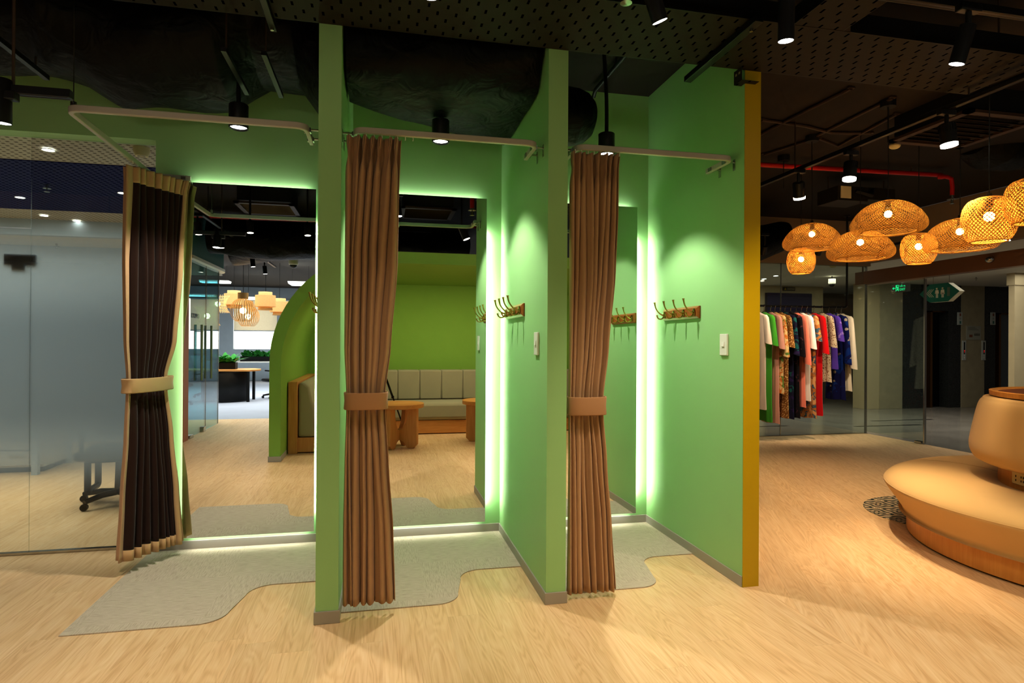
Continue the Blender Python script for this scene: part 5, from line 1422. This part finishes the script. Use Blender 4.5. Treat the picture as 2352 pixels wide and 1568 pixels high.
def cage_lamp(c, R_, label):
    c = Vector(c); t = thing('slatted_pendant', label, 'pendant lamp', c, 'wooden cage pendants in the office')
    b = MB(); N = 30
    for k in range(N):
        an = 2*PI*k/N; d = Vector((math.cos(an), math.sin(an), 0)); sd = Vector((-d.y, d.x, 0)); rows = []
        for i in range(15):
            u = .12+.70*i/14; r = R_*math.sin(PI*u); z_ = R_*math.cos(PI*u)*1.05
            rows.append([c+d*r+Vector((0,0,z_))-sd*.007, c+d*r+Vector((0,0,z_))+sd*.007])
        b.grid(rows)
    b.build('slat_cage', 'cagewood', t, fix=False, angle=3.2)
    MB().cyl((c.x, c.y), .09, c.z+R_*.95, c.z+R_*1.45, 20).build('lamp_neck', 'cagewood', t)
    MB().ball(c, .055, 14).build('bulb', 'bulb', t)
    MB().tube([(c.x, c.y, c.z+R_), (c.x, c.y, ZS)], .004, 6).build('cord', 'black', t)
cage_lamp((-2.14, -7.85, 1.80), .22, 'round slatted wooden pendant nearest the alcove in the left mirror')
cage_lamp((-2.36, -9.4, 1.75), .22, 'round slatted wooden pendant just behind the nearest one')
def tier_lamp(c, label):
    c = Vector(c); t = thing('tiered_bamboo_pendant', label, 'pendant lamp', c, 'tiered bamboo pendants in the office')
    MB().lathe([(.13, .20), (.13, .14), (.195, .13), (.20, -.10), (.13, -.11), (.14, -.17)], c, 36).build('lamp_shade', 'bamboopale', t, solid=.004)
    MB().ball(c, .05, 14).build('bulb', 'bulb', t)
    MB().tube([c+Vector((0,0,.05)), (c.x, c.y, ZS)], .004, 6).build('cord', 'black', t)
    light('POINT', 'lamp_glow', c-Vector((0,0,.06)), 10, (1, .74, .42), size=.03)
tier_lamp((-2.76, -10.0, 2.12), 'tiered woven bamboo pendant left of the slatted lamps')
tier_lamp((-2.03, -9.4, 2.06), 'tiered woven bamboo pendant right of the slatted lamps')
tier_lamp((-1.91, -10.4, 2.0), 'tiered woven bamboo pendant next to the alcove arch')
def waist_lamp(c, label):
    c = Vector(c); t = thing('rope_pendant', label, 'pendant lamp', c, 'waisted rope pendants in the office'); b = MB(); N = 40
    for k in range(N):
        a0 = 2*PI*k/N; rows = []
        for i in range(9):
            u = i/8; r = .22-.07*math.sin(PI*u); th = a0+.5*u
            rows.append([c+Vector((r*math.cos(th-.03), r*math.sin(th-.03), .17-.34*u)), c+Vector((r*math.cos(th+.03), r*math.sin(th+.03), .17-.34*u))])
        b.grid(rows)
    b.build('lamp_shade', 'bamboopale', t, fix=False); MB().ball(c, .05, 12).build('bulb', 'bulb', t)
    MB().tube([c, (c.x, c.y, ZS)], .004, 6).build('cord', 'black', t)
waist_lamp((-2.77, -8.0, 1.70), 'waisted rope pendant behind the meeting room glass, lower')
waist_lamp((-2.85, -9.05, 1.98), 'waisted rope pendant behind the meeting room glass, higher')
domecam((-1.12, -6.6, 2.50), 'white dome camera hanging near the alcove, seen in the left mirror', ZS, .075)
track('black lighting track leading into the office, seen in the left mirror', (-1.62, -3.0, 2.62), (-1.62, -8.0, 2.62), rods=(.1, .5, .9))
OG = 'black spotlights along the office track'
for c, l in (((-1.62, -3.15, 2.38), 'black spotlight at the near end of the office track'), ((-1.62, -4.1, 2.38), 'second black spotlight along the office track'), ((-1.62, -6.0, 2.38), 'third black spotlight along the office track'), ((-1.62, -7.0, 2.38), 'last black spotlight along the office track')):
    spot_lamp(c, (.1, 0, -1), .035, .13, l, OG, 2.605, 'warmlens', lum=(35, (1, .9, .78), 75, .6))
for (px, py), l in (((575, 535), 'black spotlight over the open floor, in the left mirror'), ((707, 541), 'black spotlight beside the bright mirror edge')):
    c = rZ(px, py, 2.40); spot_lamp(c, (.05, .1, -1), .035, .13, l, OG, ZS, 'warmlens', adaptor=False, lum=(30, (1, .88, .74), 75, .6))
c = Vector((1.15, -2.45, 2.33)); spot_lamp(c, (.35, .1, -.9), .04, .14, 'tilted black spotlight seen in the middle mirror', OG, ZS, 'warmlens', adaptor=False)
s = thing('red_pipe', 'long red fire pipe across the ceiling, reflected in the mirrors', 'pipe', (0, -4.25, 2.8), 'red fire pipes over the alcove')
MB().tube([(-4, -4.4, 2.80), (2.5, -4.2, 2.80)], .02, 10).build('pipe_run', 'red', s)
for xx in (-3, 0, 2): MB().tube([(xx, -4.3, 2.8), (xx, -4.3, ZS)], .006, 6).build('pipe_hanger', 'conduit', s)
s = thing('red_pipe', 'red fire pipe farther into the office', 'pipe', (-1, -7.2, 2.8), 'red fire pipes over the alcove')
MB().tube([(-5, -7.3, 2.76), (2.5, -7.1, 2.76)], .025, 10).build('pipe_run', 'red', s)
for xx in (-3, 0, 2): MB().tube([(xx, -7.2, 2.76), (xx, -7.2, ZS)], .006, 6).build('pipe_hanger', 'conduit', s)
s = thing('sprinkler_drop', 'red sprinkler drop with its head at the top edge above the cable tray', 'sprinkler', (1.13, -1.93, 2.5))
MB().tube([(1.13, -1.93, ZS), (1.13, -1.93, 2.54)], .022, 12).build('drop_pipe', 'red', s)
MB().lathe([(.001, .03), (.016, .03), (.016, .0), (.04, -.005), (.012, -.012), (.012, -.05), (.022, -.052), (.001, -.055)], (1.13, -1.93, 2.525), 16).build('sprinkler_head', 'chrome', s)
bpy.data.objects  # end of objects

# ================================================================== LIGHTING
light('AREA', 'office_room_light', (-3.2, 1.6, 2.52), 150, (1, .97, .92), (-3.2, 1.6, 0), sx=3.5, sy=2.0)
light('AREA', 'office_far_light', (-2.5, -10.5, 2.9), 650, (.86, .93, 1), (-2.5, -10.5, 0), sx=5, sy=6)
light('AREA', 'office_window_light', (-1.5, -16.6, 1.8), 90, (1, .97, .92), (-1.5, -10, 1.0), sx=5, sy=1.4)
light('AREA', 'meeting_light', (-3.6, -5.5, 2.25), 45, (.9, 1, 1), (-3.6, -5.5, 0), sx=1.5, sy=1.2)
light('AREA', 'lobby_light', (7.0, 5.3, 2.44), 90, (1, .92, .78), (7.0, 5.3, 0), sx=4, sy=1.2)
light('AREA', 'lobby_light', (9.6, 2.6, 2.44), 80, (.95, .95, .92), (9.6, 2.6, 0), sx=2.5, sy=3)
light('AREA', 'front_fill', (.9, -2.35, 2.60), 8, (1, .84, .62), (.9, -2.2, 0), sx=4.2, sy=.8)  # added unseen fill, brightens the partition fronts and front floor; no fixture
light('AREA', 'sofa_fill', (4.6, -1.4, 2.6), 18, (1, .84, .62), (4.6, -1.3, 0), sx=2.4, sy=2)  # added unseen fill over the sofa and floor around it; no fixture
light('AREA', 'alcove_fill', (1.2, -3.9, 2.0), 42, (1, .86, .6), (1.2, -4.3, 0), sx=3, sy=.6)  # added unseen warm fill inside the alcove, not a modelled lamp
